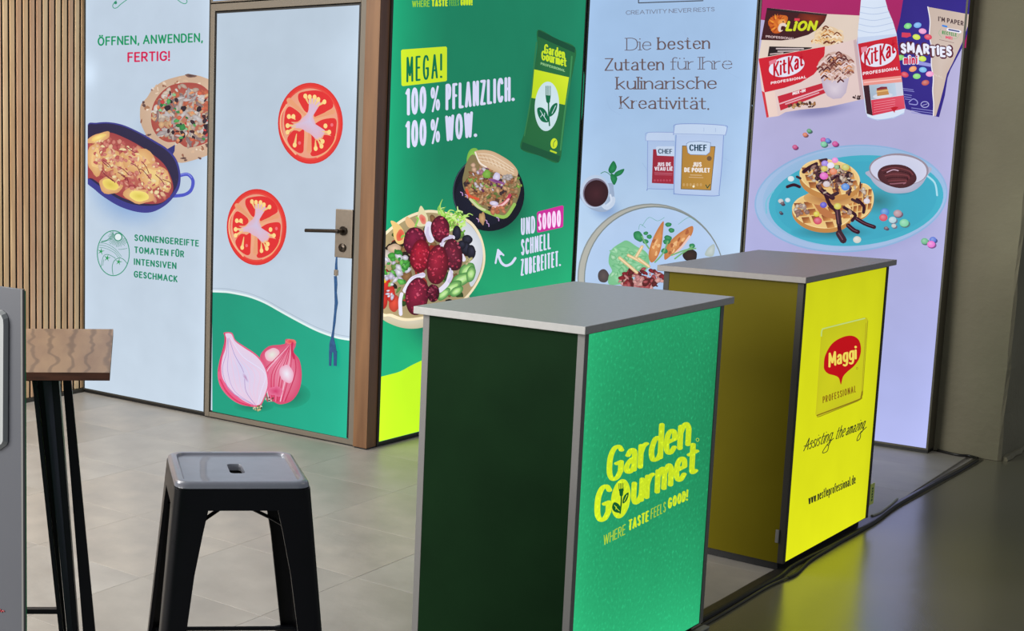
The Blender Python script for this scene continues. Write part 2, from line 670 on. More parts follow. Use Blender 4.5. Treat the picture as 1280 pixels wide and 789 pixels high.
    def end(s, parent, mt):
        if not s.V:
            s.T = s.clip = None
            return None
        me = bpy.data.meshes.new(s.name)
        me.from_pydata(s.V, [], s.Fc)
        ca = me.color_attributes.new('Col', 'FLOAT_COLOR', 'CORNER')
        flat = []
        for c_ in s.Cl:
            flat.extend((c_[0], c_[1], c_[2], 1.))
        ca.data.foreach_set('color', flat)
        me.materials.append(mt)
        o = bpy.data.objects.new(s.name, me)
        C.objects.link(o)
        o.parent = parent
        s.T = None
        s.clip = None
        return o


def lit_face(name, P, W, z0, z1, col, mt, parent=None, colfn=None, n=1, basis=None, u0=0.):
    """the translucent film itself, local coords: x along, y up, z out"""
    V, Fc, Cl = [], [], []
    nx, ny = (n, n*2) if colfn else (1, 1)
    for jn in range(ny+1):
        for i in range(nx+1):
            V.append((u0+(W-u0)*i/nx, z0+(z1-z0)*jn/ny, 0))
    for jn in range(ny):
        for i in range(nx):
            a = jn*(nx+1)+i
            f = (a, a+1, a+nx+2, a+nx+1)
            Fc.append(f)
            for v in f:
                Cl.append(lin(colfn(V[v][0], V[v][1]) if colfn else col))
    me = bpy.data.meshes.new(name)
    me.from_pydata(V, [], Fc)
    ca = me.color_attributes.new('Col', 'FLOAT_COLOR', 'CORNER')
    fl = []
    for c_ in Cl:
        fl.extend((*c_, 1.))
    ca.data.foreach_set('color', fl)
    me.materials.append(mt)
    o = bpy.data.objects.new(name, me)
    C.objects.link(o)
    if parent:
        o.parent = parent
    if basis is not None:
        o.matrix_basis = basis
    return o


# ------------------------------------------------------------------ materials
M_tile = mat('tile', (182, 174, 162), .42, noise=.0, col2=(152, 146, 138), nscale=4.2, bump=.12, bscale=26, coords='Object', detail=8, rvar=.08)
M_tile2 = mat('tile_warm', (176, 170, 160), .42, col2=(150, 144, 135), nscale=3.6, bump=.12, bscale=22, detail=8, rvar=.08)
M_tile3 = mat('tile_cool', (179, 174, 165), .42, col2=(156, 150, 142), nscale=4.8, bump=.12, bscale=30, detail=8, rvar=.08)
M_grout = mat('grout', (158, 152, 142), .9)
M_coat = mat('coated_floor', (118, 114, 94), .24, col2=(116, 112, 92), nscale=2.2, bump=.08, bscale=9, detail=4, rvar=.04)
M_coat.node_tree.nodes['Principled BSDF'].inputs['IOR'].default_value = 3.8
M_slat = mat('slat_wood', (232, 196, 150), .6, col2=(198, 158, 116), nscale=9, stretch=(3, 3, .35), detail=6, bump=.05, bscale=60)
M_slat2 = mat('slat_wood_pale', (236, 206, 162), .6, col2=(212, 176, 132), nscale=7, stretch=(3, 3, .3), detail=6)
M_slat3 = mat('slat_wood_red', (226, 188, 150), .6, col2=(200, 156, 120), nscale=8, stretch=(3, 3, .4), detail=6)
M_felt = mat('black_felt', (14, 12, 11), .95)
M_wall = mat('wall_plaster', (138, 133, 110), .85, col2=(127, 121, 100), nscale=3, bump=.35, bscale=35)
M_wall2 = mat('wall_plain', (150, 148, 140), .8)
M_post = mat('post_wood', (140, 100, 64), .5, col2=(104, 70, 42), nscale=5, stretch=(4, 4, .3), detail=6)
M_bronze = mat('bronze_frame', (112, 103, 90), .5)
M_black = mat('black_profile', (12, 12, 12), .5)
M_alu = mat('aluminium', (122, 120, 118), .5)
M_alud = mat('dark_aluminium', (50, 47, 40), .55)
M_olive = mat('olive_frame', (80, 75, 60), .5)
M_steel = mat('brushed_steel', (150, 138, 124), .38, metal=.7, noise=.1, nscale=60)
M_dsteel = mat('dark_steel', (70, 62, 55), .3, metal=.9)
M_top = mat('laminate_top', (186, 185, 182), .36, col2=(180, 179, 176), nscale=60)
M_gside = mat('dark_green_panel', (19, 46, 23), .5, col2=(15, 39, 19), nscale=5, bump=.03, bscale=80, spec=.04)
M_yside = mat('olive_yellow_panel', (108, 98, 10), .42, col2=(103, 93, 8), nscale=4, spec=.08)
M_bsteel = mat('black_steel', (12, 12, 18), .36, spec=.3, noise=.2, nscale=20)
M_seat = mat('stool_seat_sheen', (166, 168, 180), .3, spec=.9, noise=.1, nscale=30, coat=.5)  # reflections on the black seat put into a light grey base colour
M_walnut = mat('walnut_top', (176, 138, 100), .36, col2=(146, 108, 76), nscale=5, stretch=(5, .8, 5), detail=9)
_nt = M_walnut.node_tree
_w = nd(_nt, 'ShaderNodeTexWave', wave_type='BANDS', bands_direction='X')
_w.inputs['Scale'].default_value = 7.
_w.inputs['Distortion'].default_value = 9.
_w.inputs['Detail'].default_value = 2.5
_w.inputs['Detail Scale'].default_value = 1.1
_tc = nd(_nt, 'ShaderNodeTexCoord')
_mp = nd(_nt, 'ShaderNodeMapping')
_mp.inputs['Scale'].default_value = (1.2, .55, 1)
_nt.links.new(_tc.outputs['Object'], _mp.inputs[0])
_nt.links.new(_mp.outputs[0], _w.inputs['Vector'])
_rp = nd(_nt, 'ShaderNodeValToRGB')
_rp.color_ramp.elements[0].position = .02
_rp.color_ramp.elements[0].color = (.42, .36, .30, 1)
_rp.color_ramp.elements[1].position = .22
_rp.color_ramp.elements[1].color = (1, 1, 1, 1)
_nt.links.new(_w.outputs['Color'], _rp.inputs[0])
_mx = nd(_nt, 'ShaderNodeMix', data_type='RGBA', blend_type='MULTIPLY')
_mx.inputs[0].default_value = .8
_b = _nt.nodes['Principled BSDF']
_src = _b.inputs['Base Color'].links[0].from_socket
_nt.links.new(_src, _mx.inputs[6])
_nt.links.new(_rp.outputs[0], _mx.inputs[7])
_nt.links.new(_mx.outputs[2], _b.inputs['Base Color'])
M_walnut2 = mat('walnut_edge', (100, 58, 42), .5, col2=(58, 32, 24), nscale=14, stretch=(1, 8, 8))
M_grey = mat('grey_panel', (86, 88, 95), .45, noise=.06, nscale=12)
M_white = mat('white_inset', (176, 179, 178), .4)
M_cable = mat('black_cable', (24, 22, 20), .45)
M_strip = mat('metal_strip', (74, 70, 62), .3, metal=.4, noise=.25, nscale=12)
M_lany = mat('blue_fabric', (30, 78, 128), .8, noise=.25, nscale=80)
M_label = mat('lime_label', (226, 238, 120), .5)
M_lgreen = mat('label_green', (40, 110, 50), .5)
M_redink = mat('red_ink', (180, 40, 50), .5)
M_wgreen = mat('green_edge', (30, 150, 90), .4)
M_plastic_glint = mat('white_plastic_and_glint', (170, 170, 160), .4)  # bracket plastic, also colours the modelled glint on the seam strip

# ------------------------------------------------------------------ setting: floor
SE0, SE1 = Vector((-1.455, 7.07)), Vector((-1.62, 2.2))     # the seam between the two floors
sdir = (SE1-SE0).normalized()


def seam_x(y):
    return SE0.x + (y-SE0.y)*(SE1.x-SE0.x)/(SE1.y-SE0.y)


YB = -.6
bm = bmesh.new()
vs = [bm.verts.new(p) for p in ((-5.6, YB, -.009), (seam_x(YB), YB, -.009), (seam_x(7.3), 7.3, -.009), (-5.6, 7.3, -.009))]
bm.faces.new(vs)
r = bmesh.ops.extrude_face_region(bm, geom=bm.faces[:])
bmesh.ops.translate(bm, verts=[v for v in r['geom'] if isinstance(v, bmesh.types.BMVert)], vec=(0, 0, -.1))
floor = build('floor', bm, M_grout)
tag(floor, kind='structure')
bm = bmesh.new()
vs = [bm.verts.new(p) for p in ((seam_x(YB)+.004, YB, -.001), (3.2, YB, -.001), (3.2, 9.5, -.001), (seam_x(9.5)+.004, 9.5, -.001))]
bm.faces.new(vs)
r = bmesh.ops.extrude_face_region(bm, geom=bm.faces[:])
bmesh.ops.translate(bm, verts=[v for v in r['geom'] if isinstance(v, bmesh.types.BMVert)], vec=(0, 0, -.1))
tag(build('floor', bm, M_coat), kind='structure')

rnd = random.Random(4)
g_ = .0004
tmesh = {}
for i in range(-1, 8):
    for k in range(-8, 8):
        x1 = -2.505-.5*(i-1)
        x0 = x1-.5
        y0 = 3.71+.5*k
        y1 = y0+.5
        if x0 > -1.4 or y1 < YB or x1 < -5.4 or y0 > 7.05:
            continue
        x0c = max(x0, -5.37)
        y1c = min(y1, 7.08)
        if y1c-y0 < .03 or x1-x0c < .03:
            continue
        A = [(x0c+g_, y0+g_), (x1-g_, y0+g_), (x1-g_, y1c-g_), (x0c+g_, y1c-g_)]
        # clip at the seam
        out = []
        for a, b in zip(A, A[1:]+A[:1]):
            fa = seam_x(a[1])-.006-a[0]
            fb = seam_x(b[1])-.006-b[0]
            if fa >= 0:
                out.append(a)
            if (fa >= 0) != (fb >= 0):
                t = fa/(fa-fb)
                out.append((a[0]+(b[0]-a[0])*t, a[1]+(b[1]-a[1])*t))
        if len(out) < 3:
            continue
        full = out == A and x0c == x0 and y1c == y1
        mt = rnd.choice((M_tile, M_tile2, M_tile3))
        dz = rnd.uniform(-.0003, .0)
        if full and mt.name in tmesh:
            o = bpy.data.objects.new('tile', tmesh[mt.name])
            C.objects.link(o)
            o.parent = floor
            o.location = (x0, y0, dz)
            continue
        bm = bmesh.new()
        lo = [bm.verts.new((p[0]-x0, p[1]-y0, -.009)) for p in out]
        hi = [bm.verts.new((p[0]-x0, p[1]-y0, -.0004)) for p in out]
        cx_ = sum(p[0] for p in out)/len(out)-x0
        cy_ = sum(p[1] for p in out)/len(out)-y0
        tp = [bm.verts.new((cx_+(p[0]-x0-cx_)*.9975, cy_+(p[1]-y0-cy_)*.9975, 0)) for p in out]
        n_ = len(out)
        for q in range(n_):
            bm.faces.new((lo[q], lo[(q+1) % n_], hi[(q+1) % n_], hi[q]))
            bm.faces.new((hi[q], hi[(q+1) % n_], tp[(q+1) % n_], tp[q]))
        bm.faces.new(tp)
        o = build('tile', bm, mt, floor)
        o.location = (x0, y0, dz)
        if full:
            tmesh[mt.name] = o.data

# ------------------------------------------------------------------ setting: walls
HW = 2.7
tag(boxobj('wall_back', (-5.6, -3.58, 5.34, 5.46, 0, HW), M_wall2), kind='structure')
bm = bmesh.new()
box(bm, -3.62, -3.56, 5.40, 7.1, 0, HW)
tag(build('wall_partition', bm, M_wall2), kind='structure')
# far wall behind the right-hand light boxes, ending in a rough plastered corner
cor = pz(1248, 577)
bm = bmesh.new()
prof = [(-3.7, 7.09), (-1.3, 7.09)]
nz = 26
ring0 = []
for k in range(nz+1):
    z = HW*k/nz
    j = .004*math.sin(k*2.1)+.003*math.sin(k*5.3)
    xr = cor.x+.006+j*.5
    ring0.append([Vector((-3.7, 7.36, z)), Vector((-3.7, 7.10, z)), Vector((-1.66, 7.10, z)), Vector((xr-.012, 7.075, z)), Vector((xr, 7.085+j, z)), Vector((xr+.03, 7.60, z)), Vector((xr+.10, 9.4, z)), Vector((-3.7, 9.4, z))])
loft(bm, ring0, True, True, True)
bmesh.ops.remove_doubles(bm, verts=bm.verts, dist=1e-6)
wr = tag(build('wall_right', bm, M_wall), kind='structure')
# rough mortar foot along the receding side
bm = bmesh.new()
rr = random.Random(9)
pts = []
for k in range(18):
    t = k/17
    pts.append((cor.x+.012+.03*t+rr.uniform(0, .008), 7.10+1.2*t, .004))
tube(bm, pts, [.008+rr.uniform(0, .012) for _ in pts], 6)
tag(build('baseboard_right', bm, M_wall), kind='structure')
# slatted wall on the left
sw = boxobj('wall_left', (-5.50, -5.372, 3.3, 5.34, 0, HW), M_felt)
tag(sw, kind='structure')
PIT = .0457
smesh = []
for mt in (M_slat, M_slat2, M_slat3):
    bm = bmesh.new()
    box(bm, -5.372, -5.364, -.0148, .0148, .022, HW, bev=.0015)
    me_o = build('slat', bm, mt, sw)
    smesh.append(me_o)
rs = random.Random(3)
k = 0
for i in range(42):
    yy = 5.262-.0148-PIT*i
    pick = rs.randrange(3)
    if i < 3:
        o = smesh[i]
    else:
        o = smesh[pick].copy()
        C.objects.link(o)
    o.parent = sw
    o.location = (0, yy, 0)
tag(boxobj('baseboard_left', (-5.372, -5.350, 3.3, 5.27, 0, .02), M_alud), kind='structure')

# wooden corner post beside the door
PB0 = Vector((-3.49, 5.22, 0))
PB1 = Vector((-3.402, 7.0, 0))
eB = (PB1-PB0).normalized()
bm = bmesh.new()
box(bm, -3.565, -3.4905, 5.222, 5.30, .006, HW, bev=.002)
tag(build('trim_1', bm, M_post), kind='structure')
tag(boxobj('baseboard_post', (-3.560, -3.494, 5.226, 5.30, 0, .006), M_black), kind='structure')

# ------------------------------------------------------------------ light boxes
YA = 5.24


def lightbox(name, P, W, z0, z1, label, mt, frame_mt, colfn, depth=.08, fr=.008, base=True, n=10):
    P.colfn = colfn
    t = empty(name, P.M)
    tag(t, label, 'light panel')
    bm = bmesh.new()
    box(bm, 0, W, z0, z1, -depth, -.004)
    build('casing', bm, frame_mt, t)
    bm = bmesh.new()
    for (a, b, c_, d_) in ((0, fr, z0, z1), (W-fr, W, z0, z1), (fr, W-fr, z0, z0+fr), (fr, W-fr, z1-fr, z1)):
        box(bm, a, b, c_, d_, -.0038, .003)
    build('frame', bm, frame_mt, t)
    if base:
        bm = bmesh.new()
        box(bm, .002, W-.002, 0, z0-.0005, -depth, -.006)
        build('base_rail', bm, M_black, t)
    f = lit_face('lit_film', P, W-fr, z0+fr, z1-fr, None, mt, t, colfn, n, u0=fr)
    f.location = (0, 0, -.0015)
    return t, f


def mix(a, b, t):
    t = max(0, min(1, t))
    return tuple(x+(y-x)*t for x, y in zip(a, b))


ZT = 2.6
random.seed(5)
# ---- 1: white panel with pan and pizza
XA0, XA1 = -5.350, -4.474
P1 = Panel((XA0, YA, 0), (1, 0, 0))
W1 = XA1-XA0
m1 = lightmat('film_white', W1, ZT, 1., L=.10, R=.14, B=.05, s=.05, spots=[(.03, 1.72, .07, .25)])
WH = (190, 206, 223)
box1, film1 = lightbox('light_panel', P1, W1, .016, ZT, 'tall white backlit panel with pan and pizza picture beside the slatted wall', m1, M_alud, lambda u, v: mix((196, 211, 226), WH, v/1.2))
GR, RD = (22, 148, 98), (208, 34, 84)
P1.begin('lettering', (film1, m1))
P1.text('ÖFFNEN, ANWENDEN,', 121.7, 57.5, 253.4, 52.6, 11.6, GR, (2., 1.9), gap=.26)
P1.text('FERTIG!', 159, 78, 212.4, 76, 12.6, RD, (2.3, 2.1), gap=.26)
c2 = (34, 138, 104)
P1.text('SONNENGEREIFTE', 167.6, 301.2, 248.4, 308.6, 8.4, c2, (1.7, 1.5), gap=.28)
P1.text('TOMATEN FÜR', 167.6, 316.4, 229.9, 322, 8.4, c2, (1.7, 1.5), gap=.28)
P1.text('INTENSIVEN', 167, 331.2, 220.4, 336.7, 8.4, c2, (1.7, 1.5), gap=.28)
P1.text('GESCHMACK', 167, 346.8, 221.7, 353.2, 8.4, c2, (1.7, 1.5), gap=.28)
P1.end(film1, m1)
P1.begin('emblem')
P1.stroke([(158.5, -.5), (151, 5), (146, 9.5), (142, 10), (140.6, 7), (142.5, 3.5), (145, 1)], 1., (70, 160, 130))
P1.ell(144.2, 3.4, 1.9, 1.9, c2)
P1.stroke([(221, -1), (226, 3), (231, 4.6), (233.6, 2.2), (232.5, -1)], 1., (70, 160, 130))
P1.begin_tf(7.893, 110, 270)
P1.ring(248, 368, 158, 222, 9, (52, 150, 118))
P1.ell(295, 208, 30, 30, (225, 238, 240))
P1.ring(295, 208, 38, 38, 10, c2)
for k in range(22):
    a = math.radians(-5+k*9.5+20)
    x0_, y0_ = 295+48*math.cos(a), 208+48*math.sin(a)
    rr_ = random.uniform(88, 108)
    P1.stroke([(x0_, y0_), (295+rr_*math.cos(a), 208+rr_*math.sin(a))], 4, c2, False)
for k in range(3):
    P1.stroke([(245, 150+k*4), (235+k*4, 185+k*16), (160-k*8+30, 235+k*7), (130, 250+k*6)], 4, c2)
    P1.stroke([(112, 265+k*22), (180, 275+k*24), (260, 320+k*22), (330-k*14, 400+k*10)], 4, (60, 150, 120))
P1.stroke([(385, 320), (330, 330), (300, 330)], 4, c2)
P1.stroke([(128, 500), (150, 400), (190, 380), (240, 400), (270, 420)], 5, c2)
P1.stroke([(245, 580), (238, 500), (260, 440), (310, 415), (350, 430), (385, 470)], 6, c2)
P1.stroke([(145, 490), (155, 430)], 4, c2)
for (x_, y_) in ((128, 350), (188, 415), (302, 452)):
    for a in range(5):
        t = math.radians(a*72-80+random.uniform(-8, 8))
        P1.poly([(x_-7*math.sin(t), y_+7*math.cos(t)), (x_+38*math.cos(t), y_+38*math.sin(t)), (x_+7*math.sin(t), y_-7*math.cos(t))], (20, 150, 80))
P1.end(film1, m1)
# pizza
P1.begin('pizza_picture')
P1.clip = lambda x, y: (min(x, 265.8), y)
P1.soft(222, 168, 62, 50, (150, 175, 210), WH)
P1.begin_tf(3.947, 100, 80)
crust = [(295, 240), (300, 200), (330, 165), (360, 120), (410, 85), (470, 65), (520, 55), (570, 55), (620, 70), (665, 95), (690, 180), (700, 270), (690, 360), (665, 420), (640, 445), (590, 465), (540, 480), (500, 488), (470, 480), (430, 450), (390, 410), (340, 370), (310, 320), (297, 280)]
P1.poly(crust, (218, 192, 168), True, (200, 168, 142))
for _ in range(60):
    a = random.uniform(0, 2*PI)
    q = random.uniform(.82, .98)
    P1.ell(490+198*q*math.cos(a), 270+208*q*math.sin(a), random.uniform(4, 14), random.uniform(3, 8), random.choice([(228, 204, 180), (170, 120, 90), (214, 180, 150), (150, 100, 80), (235, 215, 195)]), None, random.uniform(0, 180), .3, 8)
for (x_, y_, a_, b_) in ((545, 58, 30, 8), (315, 205, 10, 8), (630, 402, 14, 10), (340, 350, 10, 6), (510, 465, 14, 6), (520, 475, 8, 5), (590, 465, 10, 5), (312, 190, 6, 9)):
    P1.ell(x_, y_, a_, b_, (60, 45, 50), (130, 95, 85), random.uniform(-20, 20), .3)
sauce = [(350, 250), (365, 190), (400, 140), (450, 105), (520, 92), (590, 100), (640, 140), (680, 200), (690, 280), (670, 350), (620, 390), (560, 410), (520, 410), (480, 385), (430, 385), (385, 360), (355, 310)]
P1.poly(sauce, (186, 120, 96), True, (168, 72, 64))
ts = lambda X, Y: ((X-520)/165)**2+((Y-255)/158)**2 < 1
P1.scatter(520, 255, 160, 152, 190, 9, 20, [(222, 204, 186), (206, 164, 124), (196, 172, 156), (226, 180, 134), (200, 104, 76), (230, 218, 208)], shade=.82, test=ts)
P1.scatter(520, 255, 150, 142, 85, 14, 32, [(210, 202, 202), (184, 172, 172), (200, 184, 176), (150, 124, 124)], asp=(.2, .45), shade=.8, test=ts)
P1.scatter(520, 255, 145, 138, 26, 8, 16, [(48, 30, 48), (60, 40, 55), (80, 40, 50)], shade=.6, test=ts)
P1.scatter(520, 255, 150, 145, 17, 8, 18, [(60, 150, 80), (90, 180, 100), (150, 210, 150), (40, 120, 60)], shade=.8, test=ts)
P1.scatter(520, 255, 150, 145, 26, 5, 12, [(222, 110, 80), (210, 70, 70), (240, 160, 110)], shade=.85, test=ts)
P1.end(film1, m1)
# pan
P1.begin('pan_picture')
P1.clip = lambda x, y: (max(x, 109.6), y)
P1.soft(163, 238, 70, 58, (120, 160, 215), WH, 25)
P1.begin_tf(3.947, 100, 80)
P1.stroke([(488, 552), (530, 545), (556, 575), (548, 620), (515, 645), (455, 652)], 17, (84, 92, 196))
P1.stroke([(492, 548), (528, 541), (550, 560)], 5, (130, 140, 225))
out = [(36, 300), (80, 290), (140, 287), (210, 300), (290, 335), (370, 380), (430, 418), (475, 470), (495, 540), (490, 610), (455, 665), (410, 705), (350, 732), (280, 730), (200, 705), (130, 665), (75, 622), (20, 560), (20, 400)]
P1.poly([(430, 420), (468, 398), (466, 430), (440, 478), (415, 460)], (44, 48, 120))
P1.poly(out, (50, 44, 104), True, (58, 58, 140))
P1.poly([(36, 306), (80, 297), (140, 294), (208, 307), (286, 341), (366, 388), (428, 428), (468, 478), (486, 545), (478, 600), (450, 645), (400, 690), (330, 700), (250, 690), (180, 660), (110, 612), (60, 575), (20, 540), (20, 400)], (34, 26, 52), True, (40, 34, 70))
food = [(25, 390), (100, 348), (145, 338), (200, 355), (280, 395), (350, 440), (410, 490), (445, 550), (460, 610), (445, 650), (400, 685), (330, 690), (250, 675), (180, 645), (110, 600), (60, 565), (20, 550)]
P1.poly(food, (196, 110, 90), True, (160, 62, 66))
tf_ = lambda X, Y: (((X-240)*.85+(Y-520)*.53)/240)**2+((-(X-240)*.53+(Y-520)*.85)/118)**2 < .93
P1.scatter(240, 520, 235, 120, 150, 8, 20, [(206, 110, 96), (226, 150, 120), (180, 70, 76), (236, 176, 130), (196, 90, 80)], 32, shade=.82, test=tf_)
for (x_, y_, a_, b_, r_) in ((92, 365, 58, 24, -22), (75, 470, 40, 75, 0), (150, 470, 40, 62, 20), (150, 600, 60, 40, 25), (215, 500, 40, 80, 10), (290, 480, 80, 62, 20), (360, 555, 70, 60, 30), (290, 650, 72, 40, 12), (420, 580, 28, 60, -10)):
    P1.ell(x_, y_, a_, b_, (238, 202, 138), (214, 158, 104), r_, .2)
    P1.ell(x_+4, y_-2, a_*.6, b_*.55, random.choice([(226, 160, 116), (234, 206, 130), (220, 146, 120)]), (236, 198, 132), r_, .35)
P1.scatter(250, 510, 215, 108, 230, 4, 13, [(214, 130, 116), (246, 224, 170), (196, 96, 92), (236, 190, 150), (222, 150, 130)], 32, shade=.9, test=tf_)
P1.ell(150, 595, 40, 26, (214, 190, 80), (240, 214, 110), 25, .1)
P1.ell(292, 652, 48, 26, (216, 196, 84), (244, 224, 120), 12, .1)
P1.ell(92, 362, 40, 12, (250, 228, 140), (232, 196, 110), -22, .1)
for _ in range(16):
    x_, y_ = random.uniform(100, 420), random.uniform(400, 640)
    if tf_(x_, y_):
        P1.stroke([(x_, y_), (x_+random.uniform(10, 40), y_+random.uniform(0, 30)), (x_+random.uniform(30, 60), y_+random.uniform(20, 60))], 4, (130, 50, 60))
P1.end(film1, m1)

# ------------------------------------------------------------------ door
PD = Panel((-4.443, YA, 0), (1, 0, 0))
WD = .841
mD = lightmat('film_door', WD, 2.0, 1., L=.06, R=.16, B=.06, s=.07, sb=.25, spots=[(.80, 1.75, .16, .10)])
door = empty('door_1', PD.M)
tag(door, kind='structure')
bm = bmesh.new()
box(bm, -.029, -.002, 0.006, 2.04, -.085, .006, bev=.002)
build('door_frame', bm, M_bronze, door)
bm = bmesh.new()
box(bm, WD+.002, WD+.0345, 0.006, 2.04, -.085, .006, bev=.002)
build('door_frame', bm, M_bronze, door)
bm = bmesh.new()
box(bm, -.002, WD+.002, 2.006, 2.04, -.085, .006, bev=.002)
build('door_frame', bm, M_bronze, door)
bm = bmesh.new()
box(bm, -.002, WD+.002, .006, .030, -.085, .004, bev=.002)
build('door_sill', bm, M_bronze, door)
bm = bmesh.new()
box(bm, -.028, WD+.034, 0, .006, -.08, 0)
build('threshold_gap', bm, M_black, door)
bm = bmesh.new()
box(bm, 0.002, WD-.002, .034, 2.002, -.05, -.004)
leaf = build('door_leaf', bm, M_black, door)


def dcol(u, v):
    return mix((198, 214, 230), (184, 200, 216), v/1.3)


PD.colfn = dcol
filmD = lit_face('lit_film', PD, WD-.004, .038, 1.994, None, mD, leaf, dcol, 10, u0=.005)
filmD.location = (0, 0, -.002)
bm = bmesh.new()
for (a, b, c_, d_) in ((0.001, .006, .034, 2.0), (WD-.010, WD-.002, .034, 2.0), (.006, WD-.010, 1.994, 2.0)):
    box(bm, a, b, c_, d_, -.004, .0015)
build('edge_gasket', bm, M_black, leaf)
PD.begin('wave_print')
wav = [(265, 365.6), (276, 366), (287.4, 367), (310, 371.7), (330.7, 379.7), (351, 391), (374, 403.6), (396.9, 415), (419.7, 423), (437.3, 426.2)]
wv = catmull(wav, False, 4)
bl, br_ = (265.6, 514.4), (434.6, 548.6)
fs, cs = [], []
for a, b in zip(wv, wv[1:]):
    def foot(p):
        t = (p[0]-265.6)/(437.3-265.6)
        return (bl[0]+(br_[0]-bl[0])*t, bl[1]+(br_[1]-bl[1])*t)

    def gc(p, low):
        t = (p[0]-265.6)/171
        return mix((14, 148, 118), (24, 172, 138), t*.9+.15*low)
    fs.append([a, b, foot(b), foot(a)])
    cs.append([gc(a, 0), gc(b, 0), gc(b, 1), gc(a, 1)])
PD.raw(fs, cs)
PD.stroke([(p[0], p[1]-1.4) for p in wav[:-1]]+[(436.2, 424.6)], 2.4, (226, 240, 240))
PD.stroke([(p[0], p[1]-5.2) for p in wav[:-1]]+[(436.2, 420.9)], .9, (168, 184, 200))
PD.end(filmD, mD)


def tomato(P, cx_, cy_, rx, ry, name):
    P.begin(name)
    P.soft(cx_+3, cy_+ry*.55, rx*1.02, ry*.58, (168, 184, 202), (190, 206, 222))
    # drawing proportions taken at 245 x 310 around 350,390
    k = lambda p: (cx_+(p[0]-350)/245*rx, cy_+(p[1]-390)/310*ry)
    P.ell(cx_, cy_, rx, ry, (214, 44, 42), None, n=48)
    P.ell(cx_, cy_, rx*.965, ry*.97, (228, 50, 44), None, n=48)
    P.ell(cx_, cy_, rx*.90, ry*.905, (236, 140, 110), (228, 70, 60), n=48)
    P.ell(cx_-.4, cy_, rx*.86, ry*.86, (240, 176, 130), (232, 158, 130), n=48)
    cells = [
        [(258, 205), (262, 165), (300, 148), (390, 138), (450, 155), (500, 195), (522, 262), (470, 300), (400, 342), (376, 332), (388, 290), (420, 250), (398, 214), (352, 212), (338, 250), (332, 305), (308, 297), (278, 250)],
        [(165, 290), (190, 262), (230, 280), (275, 318), (282, 350), (252, 378), (205, 380), (232, 400), (205, 415), (212, 440), (186, 478), (170, 470), (152, 400), (156, 330)],
        [(176, 505), (215, 450), (246, 445), (268, 452), (298, 435), (304, 470), (300, 560), (296, 606), (270, 618), (225, 592), (195, 560)],
        [(384, 396), (440, 362), (520, 350), (547, 370), (545, 430), (535, 490), (500, 480), (470, 452), (420, 430), (390, 415)],
        [(345, 485), (368, 473), (392, 520), (440, 505), (455, 478), (500, 485), (533, 492), (516, 545), (470, 600), (405, 635), (354, 634), (350, 560)]]
    for c_ in cells:
        P.poly([k(p) for p in c_], (224, 42, 44), True)
    core = [(340, 205), (400, 205), (425, 240), (385, 290), (370, 335), (385, 380), (400, 420), (460, 445), (430, 500), (395, 510), (350, 470), (320, 455), (280, 430), (225, 425), (205, 405), (260, 385), (290, 350), (325, 315), (342, 260)]
    P.poly([k(p) for p in core], (206, 192, 220), True, (226, 170, 180))
    for (a, b) in (((350, 360), (340, 600)), ((350, 360), (190, 215)), ((380, 350), (520, 300))):
        P.stroke([k(a), k(((a[0]+b[0])/2, (a[1]+b[1])/2)), k(b)], rx*.11, (232, 160, 120), taper=(.4, 1.5))
    P.poly([k(p) for p in core], (208, 196, 224), True, (222, 180, 196))
    for (x_, y_, tx, ty) in ((312, 182, 335, 240), (345, 188, 355, 240), (382, 190, 372, 240), (410, 208, 385, 250), (456, 226, 400, 262), (188, 338, 215, 350), (222, 338, 235, 362), (178, 408, 240, 405), (178, 458, 240, 415), (232, 556, 246, 470), (464, 410, 466, 412), (492, 458, 440, 452), (390, 582, 388, 520), (434, 564, 402, 510), (442, 528, 412, 498)):
        P.stroke([k((x_, y_)), k((tx, ty))], rx*.085, (240, 200, 130), False, taper=(1.1, .25))
        P.ell(*k((x_, y_)), rx*.062, ry*.062, (250, 216, 140), None, n=10)
    for (x_, y_) in ((512, 402), (268, 540)):
        P.ell(*k((x_, y_)), rx*.045, ry*.045, (240, 110, 120), None, n=10)
    P.stroke([k((545, 470)), k((530, 530)), k((470, 610)), k((400, 650))], rx*.035, (244, 170, 120))
    P.stroke([k((170, 250)), k((130, 330)), k((130, 440)), k((170, 540)), k((240, 625))], rx*.05, (244, 180, 140))
    P.end(filmD, mD)


tomato(PD, 387.7, 154.2, 40.6, 50.8, 'tomato_picture')
tomato(PD, 320.5, 284.0, 37.4, 47.7, 'tomato_picture')
PD.begin('onion_picture')
PD.begin_tf(4.383, 260, 350)
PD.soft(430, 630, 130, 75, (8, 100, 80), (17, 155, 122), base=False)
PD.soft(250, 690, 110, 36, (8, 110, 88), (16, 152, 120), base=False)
o2 = [(425, 325), (475, 330), (479, 360), (468, 395), (500, 440), (512, 520), (500, 600), (460, 660), (400, 682), (360, 668), (330, 640), (310, 560), (300, 470), (285, 415), (330, 365), (400, 355), (430, 345)]
PD.poly(o2, (236, 150, 176), True, (212, 70, 110))
PD.ell(350, 410, 40, 36, (226, 232, 220), (236, 180, 200), -30, .1)
for k_ in range(12):
    x_ = 300+k_*16
    PD.stroke([(452, 350), (430+(x_-400)*.6, 430), (x_, 520), (380+(x_-400)*.55, 665)], 5, random.choice([(206, 50, 96), (240, 190, 210), (226, 110, 146), (196, 40, 84)]), taper=(.5, 1.2))
PD.ell(430, 515, 38, 50, (236, 236, 248), (232, 170, 196), -10, .12)
PD.ell(452, 338, 26, 14, (222, 60, 70), (236, 120, 120), 10, .3)
PD.stroke([(462, 345), (458, 385), (470, 430)], 12, (206, 50, 90))
PD.ell(370, 610, 36, 30, (206, 50, 104), (226, 110, 150), 0, .3)
